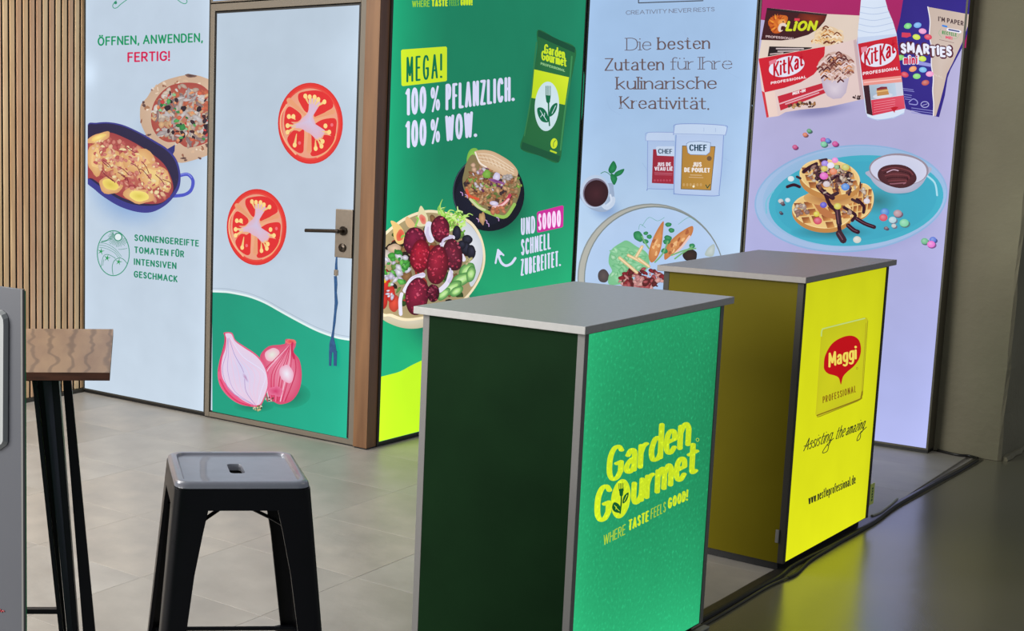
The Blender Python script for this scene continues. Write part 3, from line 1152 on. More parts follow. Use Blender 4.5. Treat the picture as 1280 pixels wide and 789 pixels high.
PD.scatter(335, 655, 22, 12, 12, 4, 9, [(60, 40, 50), (230, 220, 200), (120, 80, 70)])
o1 = [(85, 290), (130, 290), (150, 330), (200, 365), (260, 405), (300, 450), (325, 510), (330, 580), (312, 640), (285, 692), (240, 695), (170, 680), (110, 640), (65, 580), (52, 510), (65, 430), (85, 370), (95, 320)]
PD.poly(o1, (238, 120, 160), True, (224, 90, 130))
PD.poly([(92, 296), (126, 296), (148, 336), (196, 372), (256, 412), (296, 458), (320, 515), (325, 580), (306, 640), (280, 684), (232, 680), (175, 650), (122, 600), (82, 545), (72, 490), (78, 430), (96, 375), (100, 320)], (214, 206, 236), True, (226, 204, 226))
for k_ in range(9):
    t = k_/8
    x_ = 85+t*230
    PD.stroke([(108+t*16, 320), (100+t*90, 400+t*20), (x_-6, 500+t*10), (125+t*165, 610), (250+t*20, 685)], 3.4, random.choice([(190, 168, 214), (232, 196, 220), (176, 150, 200), (226, 222, 246)]))
PD.ell(205, 535, 10, 30, (184, 130, 176), (214, 206, 236), -25, .3)
PD.stroke([(66, 545), (100, 610), (160, 665), (230, 690)], 9, (214, 60, 100))
PD.scatter(268, 700, 24, 14, 16, 4, 9, [(240, 236, 200), (150, 130, 90), (220, 210, 150), (60, 60, 40)])
PD.stroke([(90, 292), (92, 340), (72, 420), (58, 500)], 6, (206, 60, 100))
PD.end(filmD, mD)

# lock plate, handle, cylinder
lk = PD.uv(432, 292)
lp0 = PD.uv(421.5, 261)
lp1 = PD.uv(443, 324.5)
bm = bmesh.new()
box(bm, lp0[0], WD-.006, lp1[1]+.004, lp0[1], 0.0018, .012, bev=.003)
plate = build('lock_plate', bm, M_steel, leaf)
hc = PD.uv(431.5, 288.5)
bm = bmesh.new()
tube(bm, [(hc[0], hc[1], .012), (hc[0], hc[1], .020)], .021, 24)
tube(bm, [(hc[0], hc[1], .018), (hc[0], hc[1], .058)], .010, 14)
he = PD.uv(395.5, 286.5)
tube(bm, [(hc[0]+.004, hc[1], .056), (hc[0]-.03, hc[1], .057), (he[0]-.02, he[1]-.004, .057)], .0085, 12)
build('door_handle', bm, M_dsteel, leaf, smooth=True)
kc = PD.uv(430.3, 309.5)
bm = bmesh.new()
tube(bm, [(kc[0], kc[1], .012), (kc[0], kc[1], .019)], .0195, 24)
tube(bm, [(kc[0], kc[1], .019), (kc[0], kc[1], .024)], [.0195, .012], 24)
tube(bm, [(kc[0], kc[1], .0235), (kc[0], kc[1], .029)], .008, 12)
build('lock_cylinder', bm, M_dsteel, leaf, smooth=True)

# lanyard hanging from the lock
lz = .016


def LP(x, y, dz=0.):
    a = PD.uv(x, y)
    return Vector((a[0], a[1], lz+dz))


lan = empty('lanyard', PD.M)
tag(lan, 'blue fabric lanyard with small metal clip hanging from the lock on the white door', 'lanyard')


def ribbon(bm, pts, wds, th=.0018):
    R_ = []
    for (p, ww) in zip(pts, wds):
        R_.append([p+Vector((-ww/2, 0, 0)), p+Vector((ww/2, 0, 0)), p+Vector((ww/2, 0, th)), p+Vector((-ww/2, 0, th))])
    loft(bm, R_, True, True, True)


bm = bmesh.new()
ribbon(bm, [LP(423.5, 321), LP(423, 330), LP(423, 338)], [.008, .012, .016])
build('loop', bm, M_lany, lan)
bm = bmesh.new()
a = LP(423, 340)
box(bm, a.x-.011, a.x+.011, a.y-.015, a.y+.011, lz-.002, lz+.005, bev=.002)
tube(bm, [(a.x, a.y+.012, lz+.003), (a.x, a.y-.018, lz+.003)], .004, 8)
build('metal_clip', bm, M_steel, lan)
bm = bmesh.new()
pl = [(422, 345), (422.8, 355), (422.2, 365), (422.8, 378), (422, 390), (421, 402), (419.3, 412), (418, 422), (418.5, 430), (419, 440)]
wl = [.016, .017, .013, .018, .013, .014, .011, .016, .034, .042]
ribbon(bm, [LP(x, y, .002*math.sin(i*1.7)) for i, (x, y) in enumerate(pl)], wl)
build('strap', bm, M_lany, lan)
bm = bmesh.new()
ribbon(bm, [LP(415.8, 438, -.001), LP(415.4, 448, -.001), LP(415.2, 457, -.001)], [.018, .014, .012])
ribbon(bm, [LP(421.6, 438), LP(421.8, 448), LP(421.6, 457)], [.022, .018, .017])
build('strap_end', bm, M_lany, lan)

# panel above the door
PT = Panel((-4.472, YA, 0), (1, 0, 0))
mT = lightmat('film_transom', .9, ZT, 1., L=.05, R=.05)
lightbox('light_panel', PT, .902, 2.046, ZT, 'white backlit strip panel right above the door', mT, M_bronze, lambda u, v: (172, 194, 222), base=False, n=2)

# ------------------------------------------------------------------ green light box
# from the post towards the far corner
PG_O = PB0 + eB*.084
PG = Panel(PG_O, eB)
WG = (PB1-PG_O).length - .006
mG = lightmat('film_green', WG, ZT, 1., L=.30, R=.20, B=.15, s=.16, sb=.5)


def gcol(u, v):
    c = mix((36, 178, 118), (26, 126, 92), (v-.4)/.9)
    return mix((28, 158, 112), c, min(1, u/.4))


boxG, filmG = lightbox('light_panel', PG, WG, .016, ZT, 'green backlit panel with salad bowl, pouch and white slogans between door post and far corner', mG, M_alud, gcol, n=12)
LIME = (200, 226, 40)
WT = (214, 216, 244)
PG.begin('lime_wave')
bnd = [(472.9, 472), (486.4, 468.6), (500.6, 464.5), (514.8, 456.8), (528.6, 450.3), (560, 436), (600, 424), (650, 418), (712, 420)]
fs, cs = [], []
bnd2 = catmull(bnd, False, 3)
u_end = PG.uv(712, 420)[0]
for a, b in zip(bnd2, bnd2[1:]):
    ua, va = PG.uv(*a)
    ub, vb = PG.uv(*b)
    ua, ub = max(ua, .0085), max(ub, .0085)
    i0 = len(PG.V)
    for (uu, vv) in ((ua, .025), (ub, .025), (ub, vb), (ua, va)):
        PG.V.append((uu, vv, .00004))
        PG.Cl.append(lin((188, 236, 34)))
    PG.Fc.append((i0, i0+1, i0+2, i0+3))
PG.end(filmG, mG)
PG.begin('lettering', (filmG, mG))
PG.text('WHERE', 515.4, 9.0, 537.5, 8.4, 8.2, (150, 200, 50), (1.1, 1.))
PG.text('TASTE', 540, 8.2, 560, 7.8, 8.6, LIME, (1.9, 1.6))
PG.text('FEELS', 562, 7.4, 574, 7.2, 7.8, (110, 180, 60), (1., 1.))
PG.text('GOOD!', 576, 7, 591, 6.4, 8.6, LIME, (1.9, 1.6))
PG.poly([(501.6, 63.6), (503, 62), (557.6, 58.1), (559.1, 59.6), (559, 100.2), (557.6, 101.6), (503.8, 107.7), (502.2, 106.2)], LIME)
PG.text('MEGA!', 508.2, 103.2, 553.2, 97.2, 32, (8, 112, 74), (2.6, 2.6), gap=.24, h1=30.5)
PG.text('100', 507.0, 144.9, 533.4, 141.3, 34, WT, (3.7, 3.6), gap=.12)
PG.text('%', 538.5, 140.6, 550.3, 139.2, 32.5, WT, (2.4, 2.4))
PG.text('PFLANZLICH.', 557.2, 138.2, 643.6, 125.8, 33, WT, (3.5, 3.5), gap=.12, h1=30.5)
PG.text('100', 507.0, 185.9, 533.4, 181.6, 34, WT, (3.7, 3.6), gap=.12)
PG.text('%', 538.5, 180.6, 550.3, 178.9, 32.5, WT, (2.4, 2.4))
PG.text('WOW.', 556.8, 177.2, 596.6, 170.6, 32.4, WT, (3.6, 3.6), gap=.12)
PG.text('UND', 651.5, 294.4, 669.3, 291.2, 21.5, WT, (2.2, 2.2), gap=.16)
PG.poly([(671.4, 266.5), (673, 264.6), (703, 256.8), (704.8, 258), (704.3, 282.6), (702.8, 284.4), (673, 291), (671.5, 289.5)], (200, 44, 150))
PG.text('SOOOO', 673.0, 288.2, 701.3, 283.2, 20.8, (244, 214, 244), (2.2, 2.2), gap=.15)
PG.text('SCHNELL', 651.6, 319.8, 688.8, 311.3, 20.4, WT, (2.1, 2.1), gap=.15)
PG.text('ZUBEREITET.', 651.2, 345.2, 701.3, 332.2, 21, WT, (2.1, 2.1), gap=.15, h1=19.4)
PG.end(filmG, mG)
PG.begin('arrow')
PG.begin_tf(6.575, 600, 240)
PG.stroke([(292, 545), (260, 588), (215, 606), (178, 582), (155, 530)], 21, WT)
PG.stroke([(130, 585), (150, 478)], 15, WT, False)
PG.stroke([(150, 475), (195, 520)], 15, WT, False)
PG.poly([(140, 530), (150, 470), (185, 515)], WT)
PG.end(filmG, mG)
# pouch
PG.begin('pouch_picture')
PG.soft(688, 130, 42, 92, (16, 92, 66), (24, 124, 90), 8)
PG.begin_tf(3.94, 640, 20)
PG.poly([(130, 68), (220, 112), (312, 155), (306, 250), (290, 330), (275, 420), (262, 520), (250, 620), (230, 722), (140, 690), (45, 655), (60, 580), (85, 480), (98, 380), (112, 260), (126, 150)], (44, 112, 62), True, (34, 100, 56))
PG.quad([(130, 68), (312, 155), (310, 182), (128, 100)], [(22, 74, 48)]*4)
PG.quad([(52, 620), (238, 690), (230, 722), (45, 655)], [(26, 82, 52)]*4)
PG.quad([(108, 262), (282, 302), (262, 438), (92, 402)], [(196, 222, 30), (206, 226, 40), (190, 214, 26), (186, 214, 26)])
PG.stroke([(296, 200), (284, 330), (262, 470), (240, 660)], 8, (58, 132, 78))
PG.stroke([(122, 130), (108, 260), (92, 420), (62, 590)], 6, (52, 122, 72))
PG.text('Garden', 160, 184, 262, 212, 48, LIME, (7.5, 6), serif=.04, gap=.05)
PG.text('Gourmet', 146, 216, 270, 252, 48, LIME, (7.5, 6), serif=.04, gap=.05)
PG.text('PROFESSIONAL', 142, 240, 262, 276, 13, (140, 190, 130), (3.5, 3))
PG.ell(173, 445, 60, 122, (206, 226, 232), (198, 220, 226), 3, 0, 36)
dg = (16, 104, 66)
PG.stroke([(181, 400), (182, 480), (186, 540)], 7, dg)
PG.poly([(166, 390), (192, 392), (188, 425), (178, 432), (170, 422)], dg)
for q_ in (168, 175, 182, 190):
    PG.stroke([(q_, 395), (q_, 345)], 3.2, dg, False)
PG.poly([(182, 520), (150, 520), (130, 490), (126, 455), (150, 452), (172, 475)], dg, True)
PG.poly([(186, 495), (188, 460), (205, 435), (224, 430), (220, 460), (205, 485)], dg, True)
PG.stroke([(140, 465), (155, 490), (172, 515)], 3, (200, 222, 228))
PG.stroke([(198, 480), (216, 442)], 3, (200, 222, 228))
PG.stroke([(150, 485), (142, 498)], 3, (200, 222, 228))
PG.stroke([(160, 495), (162, 478)], 3, (200, 222, 228))
PG.ell(208, 628, 17, 26, (200, 222, 40), None, 5)
PG.stroke([(206, 645), (206, 625), (216, 612)], 3, dg)
PG.stroke([(192, 664), (218, 674)], 9, (186, 210, 40), False)
PG.end(filmG, mG)
# plate with filled flatbread
PG.begin('flatbread_picture')
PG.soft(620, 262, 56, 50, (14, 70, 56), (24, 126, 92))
PG.begin_tf(6.07, 550, 170)
PG.ell(370, 435, 272, 288, (26, 26, 40), (20, 20, 30), -8, 0, 44)
PG.ring(370, 435, 266, 282, 5, (70, 80, 96), -8, a0=150, a1=330)
PG.ell(330, 470, 215, 215, (32, 32, 50), (26, 26, 40), 0, 0, 36)
PG.poly([(205, 200), (215, 130), (245, 95), (285, 100), (290, 160), (240, 260)], (150, 200, 90), True, (120, 180, 70))
PG.poly([(200, 210), (250, 140), (330, 200), (430, 250), (560, 290), (605, 340), (612, 410), (580, 510), (530, 595), (470, 615), (400, 600), (330, 575), (250, 520), (190, 420), (172, 340), (185, 270)], (150, 110, 80), True, (130, 120, 80))
tb = lambda X, Y: ((X-400)/215)**2+((Y-400)/190)**2 < 1 and Y > 215
PG.scatter(395, 400, 205, 175, 60, 16, 34, [(96, 66, 56), (66, 50, 52), (110, 130, 66)], shade=.8, test=tb)
PG.scatter(350, 380, 190, 170, 60, 14, 30, [(206, 156, 108), (170, 112, 76), (222, 176, 130)], asp=(.3, .6), shade=.66, test=lambda X, Y: ((X-360)/170)**2+((Y-390)/170)**2 < 1 and Y > 235)
PG.scatter(395, 390, 205, 160, 190, 12, 28, [(214, 162, 112), (190, 130, 84), (226, 180, 134), (160, 102, 68), (204, 146, 98)], asp=(.3, .6), shade=.66, test=tb)
PG.scatter(360, 330, 150, 90, 30, 10, 22, [(226, 216, 228), (150, 190, 90), (120, 60, 100), (130, 170, 70)], asp=(.3, .7), test=tb)
PG.scatter(300, 240, 60, 40, 12, 12, 22, [(224, 212, 232), (232, 190, 160), (190, 130, 150)], test=None)
PG.stroke([(202, 410), (225, 455), (290, 480)], 22, (214, 90, 60))
PG.stroke([(250, 490), (320, 555), (420, 600), (500, 610), (565, 520)], 26, (150, 190, 90))
PG.stroke([(230, 480), (290, 540), (340, 560)], 18, (206, 212, 160))
PG.stroke([(440, 540), (500, 500), (530, 450)], 26, (190, 60, 90))
PG.stroke([(400, 540), (470, 525), (520, 480)], 16, (236, 190, 190))
PG.ell(410, 512, 34, 18, (232, 224, 240), (190, 180, 210), 10)
PG.ell(430, 310, 28, 34, (226, 220, 240), (190, 180, 214), 10, .1)
PG.ell(355, 290, 34, 30, (140, 186, 80), (110, 160, 60), 20, .2)
PG.scatter(450, 560, 60, 30, 10, 12, 24, [(222, 140, 100), (206, 120, 84)], asp=(.5, .9))
PG.scatter(590, 370, 30, 60, 10, 10, 20, [(150, 190, 80), (100, 150, 60), (190, 150, 110)])
PG.ell(430, 345, 60, 12, (110, 50, 110), (150, 90, 150), 18, .2)
bread = [(262, 118), (330, 106), (400, 118), (470, 152), (540, 200), (588, 262), (585, 305), (545, 300), (500, 320), (460, 290), (400, 262), (350, 238), (300, 215), (280, 165)]
PG.poly(bread, (224, 198, 168), True, (204, 170, 134))
for k_ in range(8):
    PG.stroke([(300+k_*32, 130+k_*15), (330+k_*30, 190+k_*13)], 6, (196, 160, 124), False)
for k_ in range(3):
    PG.stroke([(290, 135+k_*22), (400, 150+k_*28), (560, 250+k_*18)], 4, (240, 222, 198))
PG.stroke([(268, 125), (300, 200), (350, 236)], 12, (240, 226, 212))
PG.scatter(510, 310, 50, 22, 10, 12, 20, [(220, 212, 206), (200, 190, 190)])
for (x_, y_) in ((165, 440), (200, 458), (285, 640), (350, 650), (365, 675), (438, 632)):
    PG.stroke([(x_-8, y_-14), (x_+6, y_-6), (x_+8, y_+12)], 7, (190, 150, 200))
PG.ell(320, 625, 22, 50, (206, 170, 120), (170, 130, 90), -10, .3)
PG.end(filmG, mG)
# salad bowl
PG.begin('salad_bowl_picture')
PG.clip = lambda x, y: (max(x, 491-.0375*y+1.2), y)
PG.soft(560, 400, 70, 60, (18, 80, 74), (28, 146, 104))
PG.begin_tf(4.387, 470, 240)
PG.poly([(0, 620), (28, 690), (100, 732), (180, 750), (265, 742), (380, 700), (480, 640), (480, 560), (0, 560)], (222, 214, 196), True, (190, 180, 150))
rim = [(10, 260), (42, 228), (100, 178), (180, 128), (270, 100), (350, 104), (450, 128), (525, 165), (578, 245), (600, 350), (583, 450), (535, 540), (470, 610), (380, 670), (265, 696), (160, 708), (80, 684), (10, 640)]
PG.poly(rim, (232, 222, 196), True, (238, 222, 186))
rim2 = [(0+(x_-310)*.955+310, (y_-400)*.95+400) for x_, y_ in rim]
PG.poly(rim2, (120, 110, 84), True, (168, 150, 110))
PG.poly([(440, 150), (510, 175), (570, 260), (586, 350), (565, 450), (520, 520), (500, 400), (520, 280)], (226, 228, 236), True, (200, 206, 214))
tb = lambda X, Y: ((X-290)/270)**2+((Y-400)/275)**2 < 1
PG.scatter(270, 400, 260, 260, 100, 18, 36, [(60, 90, 40), (50, 40, 30), (110, 150, 70), (150, 110, 70), (190, 60, 50)], test=tb)
# left: tomatoes, greens
for (x_, y_, a_, b_, c_) in ((50, 500, 28, 70, (206, 50, 40)), (100, 610, 30, 50, (222, 80, 60)), (80, 560, 26, 46, (214, 60, 50)), (60, 360, 40, 40, (214, 200, 190)), (100, 310, 36, 26, (222, 190, 160)), (46, 590, 20, 50, (196, 50, 40)), (48, 480, 12, 18, (250, 210, 40))):
    PG.ell(x_, y_, a_, b_, c_, tuple(v*.78 for v in c_), 5, .1)
PG.scatter(110, 430, 75, 100, 46, 10, 26, [(110, 200, 90), (60, 150, 60), (160, 220, 120), (226, 224, 236), (206, 200, 220), (80, 170, 70)], asp=(.4, .9), test=tb)
PG.scatter(75, 560, 20, 30, 6, 8, 16, [(230, 228, 240), (214, 210, 230)])
# figs
PG.poly([(80, 160), (105, 165), (140, 195), (158, 240), (150, 280), (120, 285), (98, 250), (92, 200)], (226, 190, 120), True)
PG.ell(132, 238, 20, 34, (206, 70, 50), (216, 110, 80), 10, .1)
PG.poly([(245, 76), (270, 110), (285, 150), (270, 185), (225, 185), (228, 130)], (222, 214, 170), True)
PG.ell(256, 150, 16, 30, (214, 84, 76), (226, 140, 120), -20, .1)
PG.poly([(172, 135), (205, 165), (215, 190), (180, 195), (160, 160)], (222, 180, 130), True)
# frisee
for _ in range(70):
    x_, y_ = random.uniform(350, 500), random.uniform(110, 220)
    a = random.uniform(0, 6.28)
    PG.stroke([(x_, y_), (x_+22*math.cos(a), y_+22*math.sin(a)), (x_+38*math.cos(a+.5), y_+38*math.sin(a+.5))], random.uniform(6, 12), random.choice([(150, 206, 80), (190, 230, 120), (110, 170, 60), (206, 236, 150)]), taper=(1, .4))
PG.stroke([(362, 130), (350, 80), (364, 40)], 10, (170, 216, 100), taper=(1.4, .2))
PG.stroke([(345, 120), (340, 90), (350, 70)], 8, (150, 206, 90), taper=(1.4, .2))
PG.stroke([(180, 260), (150, 240), (140, 250)], 10, (120, 190, 80))
PG.stroke([(215, 190), (230, 150), (222, 140)], 10, (140, 200, 90))
# olives
for (x_, y_, a_, b_) in ((442, 225, 24, 40), (500, 262, 30, 26), (492, 310, 26, 36), (522, 330, 24, 40), (470, 290, 22, 24)):
    PG.ell(x_, y_, a_, b_, (52, 52, 70), (22, 20, 28), 0, .05, off=(.2, -.3))
# cucumbers
for (x_, y_, a_, b_, r_) in ((500, 430, 50, 36, -30), (470, 480, 60, 34, -25), (410, 530, 74, 26, -35), (440, 545, 40, 24, -30), (370, 560, 44, 24, -40), (520, 450, 26, 44, 10)):
    PG.ell(x_, y_, a_, b_, (186, 226, 150), (60, 130, 60), r_, .08)
    PG.ell(x_, y_, a_*.6, b_*.5, (206, 236, 176), (160, 214, 120), r_, .1)
PG.scatter(505, 380, 30, 20, 6, 10, 18, [(214, 200, 150), (200, 190, 130)])
# dressing
for pts_, w_ in (([(290, 180), (285, 220), (300, 260)], 40), ([(360, 290), (380, 250), (420, 250)], 26), ([(160, 540), (200, 480), (256, 456)], 30), ([(350, 540), (390, 500), (410, 440)], 26), ([(480, 370), (470, 350)], 26), ([(135, 670), (132, 600), (140, 560)], 20)):
    PG.stroke(pts_, w_, (224, 220, 236))
for (x_, y_, a_, b_, c1, r_) in ((212, 270, 62, 78, (132, 34, 66), 15), (352, 205, 52, 74, (136, 34, 62), 0), (420, 345, 52, 92, (124, 40, 62), -10), (242, 352, 56, 92, (186, 34, 58), 8), (335, 400, 58, 112, (166, 38, 62), 6), (224, 572, 66, 102, (150, 36, 66), 8), (312, 555, 34, 50, (92, 24, 44), 0)):
    PG.ell(x_, y_, a_, b_, c1, tuple(v*.5 for v in c1), r_, .05, 28, off=(-.15, -.3))
    for _ in range(46):
        a = random.uniform(0, 6.28)
        q = math.sqrt(random.random())*.86
        X, Y = x_+a_*q*math.cos(a), y_+b_*q*math.sin(a)
        cc = mix(c1, random.choice([(236, 120, 140), (70, 10, 30), (216, 70, 90), (110, 20, 46)]), random.uniform(.2, .6))
        PG.ell(X, Y, random.uniform(4, 9), random.uniform(3, 7), cc, None, random.uniform(0, 180), .3, 7)
for pts_, w_ in (([(285, 195), (280, 230), (292, 262)], 26), ([(356, 296), (372, 262), (415, 246)], 20), ([(190, 478), (225, 458), (262, 452)], 16), ([(405, 420), (415, 460), (400, 490)], 20)):
    PG.stroke(pts_, w_*.8, (206, 196, 222), taper=(.5, 1.2))
PG.end(filmG, mG)

# ------------------------------------------------------------------ far wall boxes
YC = 7.0
XC0, XC1, XC2 = -3.396, -2.527, -1.647
PC = Panel((XC0, YC, 0), (1, 0, 0))
WC = XC1-XC0-.006
mC = lightmat('film_blue_white', WC, ZT, 1., L=.10, R=.16, B=.10, s=.09, sb=.4)
boxC, filmC = lightbox('light_panel', PC, WC, .016, ZT, 'pale blue backlit panel with two tubs, a mug and a plate, by the far corner', mC, M_alud, lambda u, v: mix((184, 208, 234), (160, 190, 226), (v-.8)/.8), n=10)
TX = (104, 86, 88)
PC_CLIP = lambda x, y: (min(x, 950.2-.0745*y), y)
PC.begin('lettering', (filmC, mC))
PC.text('CREATIVITY NEVER RESTS', 782.2, 18.6, 893.2, 14.1, 5.4, (118, 126, 148), (.9, .7), serif=.05, gap=.3)
PC.text('Die', 782.6, 63.2, 814, 62.6, 15.8, (104, 96, 106), (1.35, .9), serif=.12, gap=.3)
PC.text('besten', 821.5, 62.4, 887.4, 61.2, 15.8, TX, (2.2, 1.2), serif=.12, gap=.26)
PC.text('Zutaten', 755.4, 88.6, 829.8, 87.8, 15.8, TX, (2.1, 1.15), serif=.12, gap=.25)
PC.text('für', 838, 87.4, 867, 87, 15.8, (104, 96, 106), (1.35, .9), serif=.12, gap=.28)
PC.text('Ihre', 874, 87, 915.2, 86.4, 15.8, (104, 96, 106), (1.35, .9), serif=.12, gap=.28)
PC.text('kulinarische', 770, 111.9, 895.8, 111.3, 15.8, TX, (2.1, 1.15), serif=.12, gap=.26)
PC.text('Kreativität.', 774.6, 136, 886.6, 137, 15.8, TX, (2.1, 1.15), serif=.12, gap=.26)
PC.end(filmC, mC)
PC.begin('marble_veins')
PC.clip = PC_CLIP
for _ in range(14):     # faint marble veins of the printed background
    x_, y_ = random.choice([(855, 30), (900, 70), (925, 120), (905, 190), (800, 205), (770, 120), (825, 215), (760, 230)])
    x_ += random.uniform(-14, 14)
    y_ += random.uniform(-14, 14)
    PC.stroke([(x_, y_), (x_+random.uniform(2, 8), y_+random.uniform(5, 14)), (x_+random.uniform(8, 22), y_+random.uniform(12, 26))], .8, (158, 186, 222))
tag(PC.end(filmC, mC), kind='stuff')
PC.begin('emblem_frame')
PC.stroke([(798, -3), (798, 3.6), (878.6, .8)], 1.3, (70, 74, 84), False)
PC.end(filmC, mC)
PC.begin('tubs_picture')
PC.soft(860, 205, 66, 54, (140, 168, 212), (168, 196, 230))
PC.begin_tf(6.571, 790, 140)
tw = (190, 208, 236)
PC.poly([(128, 232), (350, 232), (350, 632), (150, 628), (128, 610)], (184, 204, 234), False, (168, 190, 226))
PC.stroke([(128, 232), (126, 612), (140, 630), (345, 636)], 5, (132, 152, 204))
PC.poly([(112, 235), (112, 200), (135, 168), (350, 168), (350, 240)], (188, 206, 234))
PC.stroke([(112, 235), (112, 200), (135, 168), (350, 168)], 5, (140, 158, 208))
PC.stroke([(114, 236), (345, 238)], 4, (150, 168, 212), False)
PC.quad([(172, 306), (345, 306), (340, 592), (162, 584)], [(150, 34, 54), (160, 40, 60), (160, 36, 56), (150, 40, 60)])
PC.poly([(195, 290), (210, 282), (346, 282), (346, 364), (205, 358)], (196, 212, 236))
PC.text('CHEF', 214, 342, 330, 345, 40, (30, 60, 84), (8, 6), serif=.06, gap=.2)
PC.text('JUS DE', 206, 446, 320, 446, 32, (230, 224, 236), (8, 6), serif=.05, gap=.22)
PC.text('VEAU LIÉ', 184, 482, 334, 484, 32, (230, 224, 236), (8, 6), serif=.05, gap=.22)
PC.stroke([(184, 500), (330, 506)], 4, (200, 120, 140), False)
PC.stroke([(186, 514), (328, 519)], 4, (190, 100, 120), False)
for q_ in range(6):
    PC.ell(186+q_*25, 562, 9, 9, (182, 70, 90), None, n=8)
PC.poly([(362, 182), (752, 186), (738, 420), (716, 650), (700, 688), (520, 684), (360, 674), (344, 650), (352, 420)], (196, 212, 238), False, (178, 198, 232))
PC.stroke([(362, 182), (352, 420), (344, 650), (360, 674), (520, 684), (700, 688), (716, 650), (738, 420), (752, 186)], 6, (124, 146, 202))
PC.poly([(340, 188), (345, 140), (362, 102), (560, 98), (762, 112), (780, 136), (766, 192)], (192, 210, 236))
PC.stroke([(340, 188), (345, 140), (362, 102), (560, 98), (762, 112), (780, 136), (766, 192)], 6, (130, 150, 204))
PC.stroke([(345, 180), (560, 184), (765, 190)], 5, (146, 166, 212))
PC.stroke([(590, 130), (590, 160)], 3, (150, 170, 212), False)
PC.stroke([(685, 132), (685, 162)], 3, (150, 170, 212), False)
PC.quad([(413, 278), (682, 284), (646, 642), (402, 632)], [(176, 128, 56), (184, 134, 60), (186, 140, 62), (176, 132, 56)])
PC.stroke([(413, 278), (682, 284), (646, 642), (402, 632), (413, 278)], 5, (96, 84, 70), False)
PC.poly([(446, 262), (470, 246), (560, 240), (645, 252), (638, 330), (610, 354), (480, 350), (458, 335)], (196, 214, 238), False)
PC.stroke([(446, 262), (470, 246), (560, 240), (645, 252), (638, 330), (610, 354), (480, 350), (458, 335), (446, 262)], 4, (110, 130, 170), False)
PC.text('CHEF', 470, 320, 614, 322, 54, (28, 62, 84), (12, 8), serif=.06, gap=.2)
PC.text('JUS', 497, 450, 572, 450, 38, (236, 230, 226), (10, 7), serif=.05, gap=.22)
PC.text('DE POULET', 428, 494, 640, 498, 38, (236, 230, 226), (10, 7), serif=.05, gap=.2)
PC.stroke([(478, 518), (572, 520)], 5, (220, 190, 150), False)
PC.stroke([(468, 536), (584, 540)], 5, (214, 180, 140), False)
PC.ell(634, 382, 20, 20, (110, 84, 60), None)
for q_ in range(6):
    PC.ell(425+q_*28, 598, 10, 14, (196, 156, 96), None, n=8)
PC.ell(505, 612, 10, 10, (240, 230, 200), None, n=8)
PC.stroke([(606, 600), (618, 625), (640, 596)], 8, (60, 80, 50), False)
PC.end(filmC, mC)
PC.begin('plate_picture')
PC.begin_tf(4.643, 710, 190)
PC.soft(215, 330, 120, 90, (130, 160, 205), (172, 200, 232), 20)
PC.poly([(75, 240), (85, 290), (130, 330), (185, 348), (235, 340), (265, 300), (265, 220), (240, 180)], (170, 190, 216), True, (150, 168, 196))
PC.stroke([(195, 300), (225, 325), (258, 300), (262, 270)], 24, (196, 210, 230))
PC.ell(155, 230, 84, 97, (192, 206, 226), (182, 198, 222), 10, 0, 32)
PC.ell(160, 236, 74, 84, (110, 96, 110), (120, 110, 130), 10, 0, 32)
PC.ell(163, 240, 70, 77, (70, 36, 44), (50, 26, 34), 10, 0, 32)
PC.stroke([(225, 310), (250, 285), (245, 250)], 12, (206, 218, 236))
for (pts_) in ([(262, 52), (282, 85), (270, 115), (245, 125), (234, 100)], [(325, 98), (310, 130), (270, 145), (275, 118)], [(250, 125), (285, 150), (268, 192), (248, 160)]):
    PC.poly(pts_, (44, 140, 84), True, (24, 110, 64))
PC.stroke([(190, 125), (215, 115), (245, 135), (262, 170)], 4, (50, 130, 90))
# plate
PC.ell(482, 735, 428, 436, (160, 166, 166), (140, 146, 146), 0, 0, 60)
PC.ell(482, 735, 420, 428, (180, 182, 176), (176, 176, 168), 0, 0, 60)
PC.ell(502, 738, 410, 424, (126, 136, 136), None, 0, 0, 60)
PC.ell(502, 738, 404, 416, (172, 200, 236), (178, 202, 234), 0, 0, 60)
PC.ell(205, 720, 32, 40, (96, 84, 84), (76, 66, 70), 0, .05)
PC.ell(708, 600, 44, 34, (60, 40, 36), (40, 30, 30), 0, .1)
PC.poly([(795, 600), (810, 560), (845, 535), (852, 560), (840, 605)], (196, 206, 206), True, (170, 184, 180))
let = [(235, 640), (250, 570), (310, 525), (345, 515), (400, 550), (440, 570), (470, 610), (460, 680), (380, 700), (330, 760), (240, 770), (236, 720), (255, 690)]
PC.poly(let, (150, 206, 160), True, (120, 190, 140))
for _ in range(60):
    x_, y_ = random.uniform(255, 440), random.uniform(550, 740)
    if ((x_-345)/115)**2+((y_-645)/125)**2 > 1 or (x_ > 380 and y_ < 575):
        continue
    PC.ell(x_, y_, random.uniform(14, 34), random.uniform(8, 18), random.choice([(190, 230, 194), (150, 210, 164), (176, 222, 182)]), random.choice([(96, 172, 118), (130, 196, 148), (110, 184, 132)]), random.uniform(-60, 60), .35, 14)
PC.scatter(430, 740, 125, 60, 90, 10, 28, [(190, 90, 96), (226, 150, 150), (150, 40, 50), (236, 176, 170), (110, 40, 44)], asp=(.3, .8))
for (a_, b_) in (((300, 615), (400, 700)), ((350, 600), (450, 650)), ((395, 610), (430, 550)), ((410, 620), (470, 665))):
    PC.stroke([a_, b_], 18, (214, 180, 130), False)
    PC.stroke([a_, b_], 8, (240, 218, 176), False)
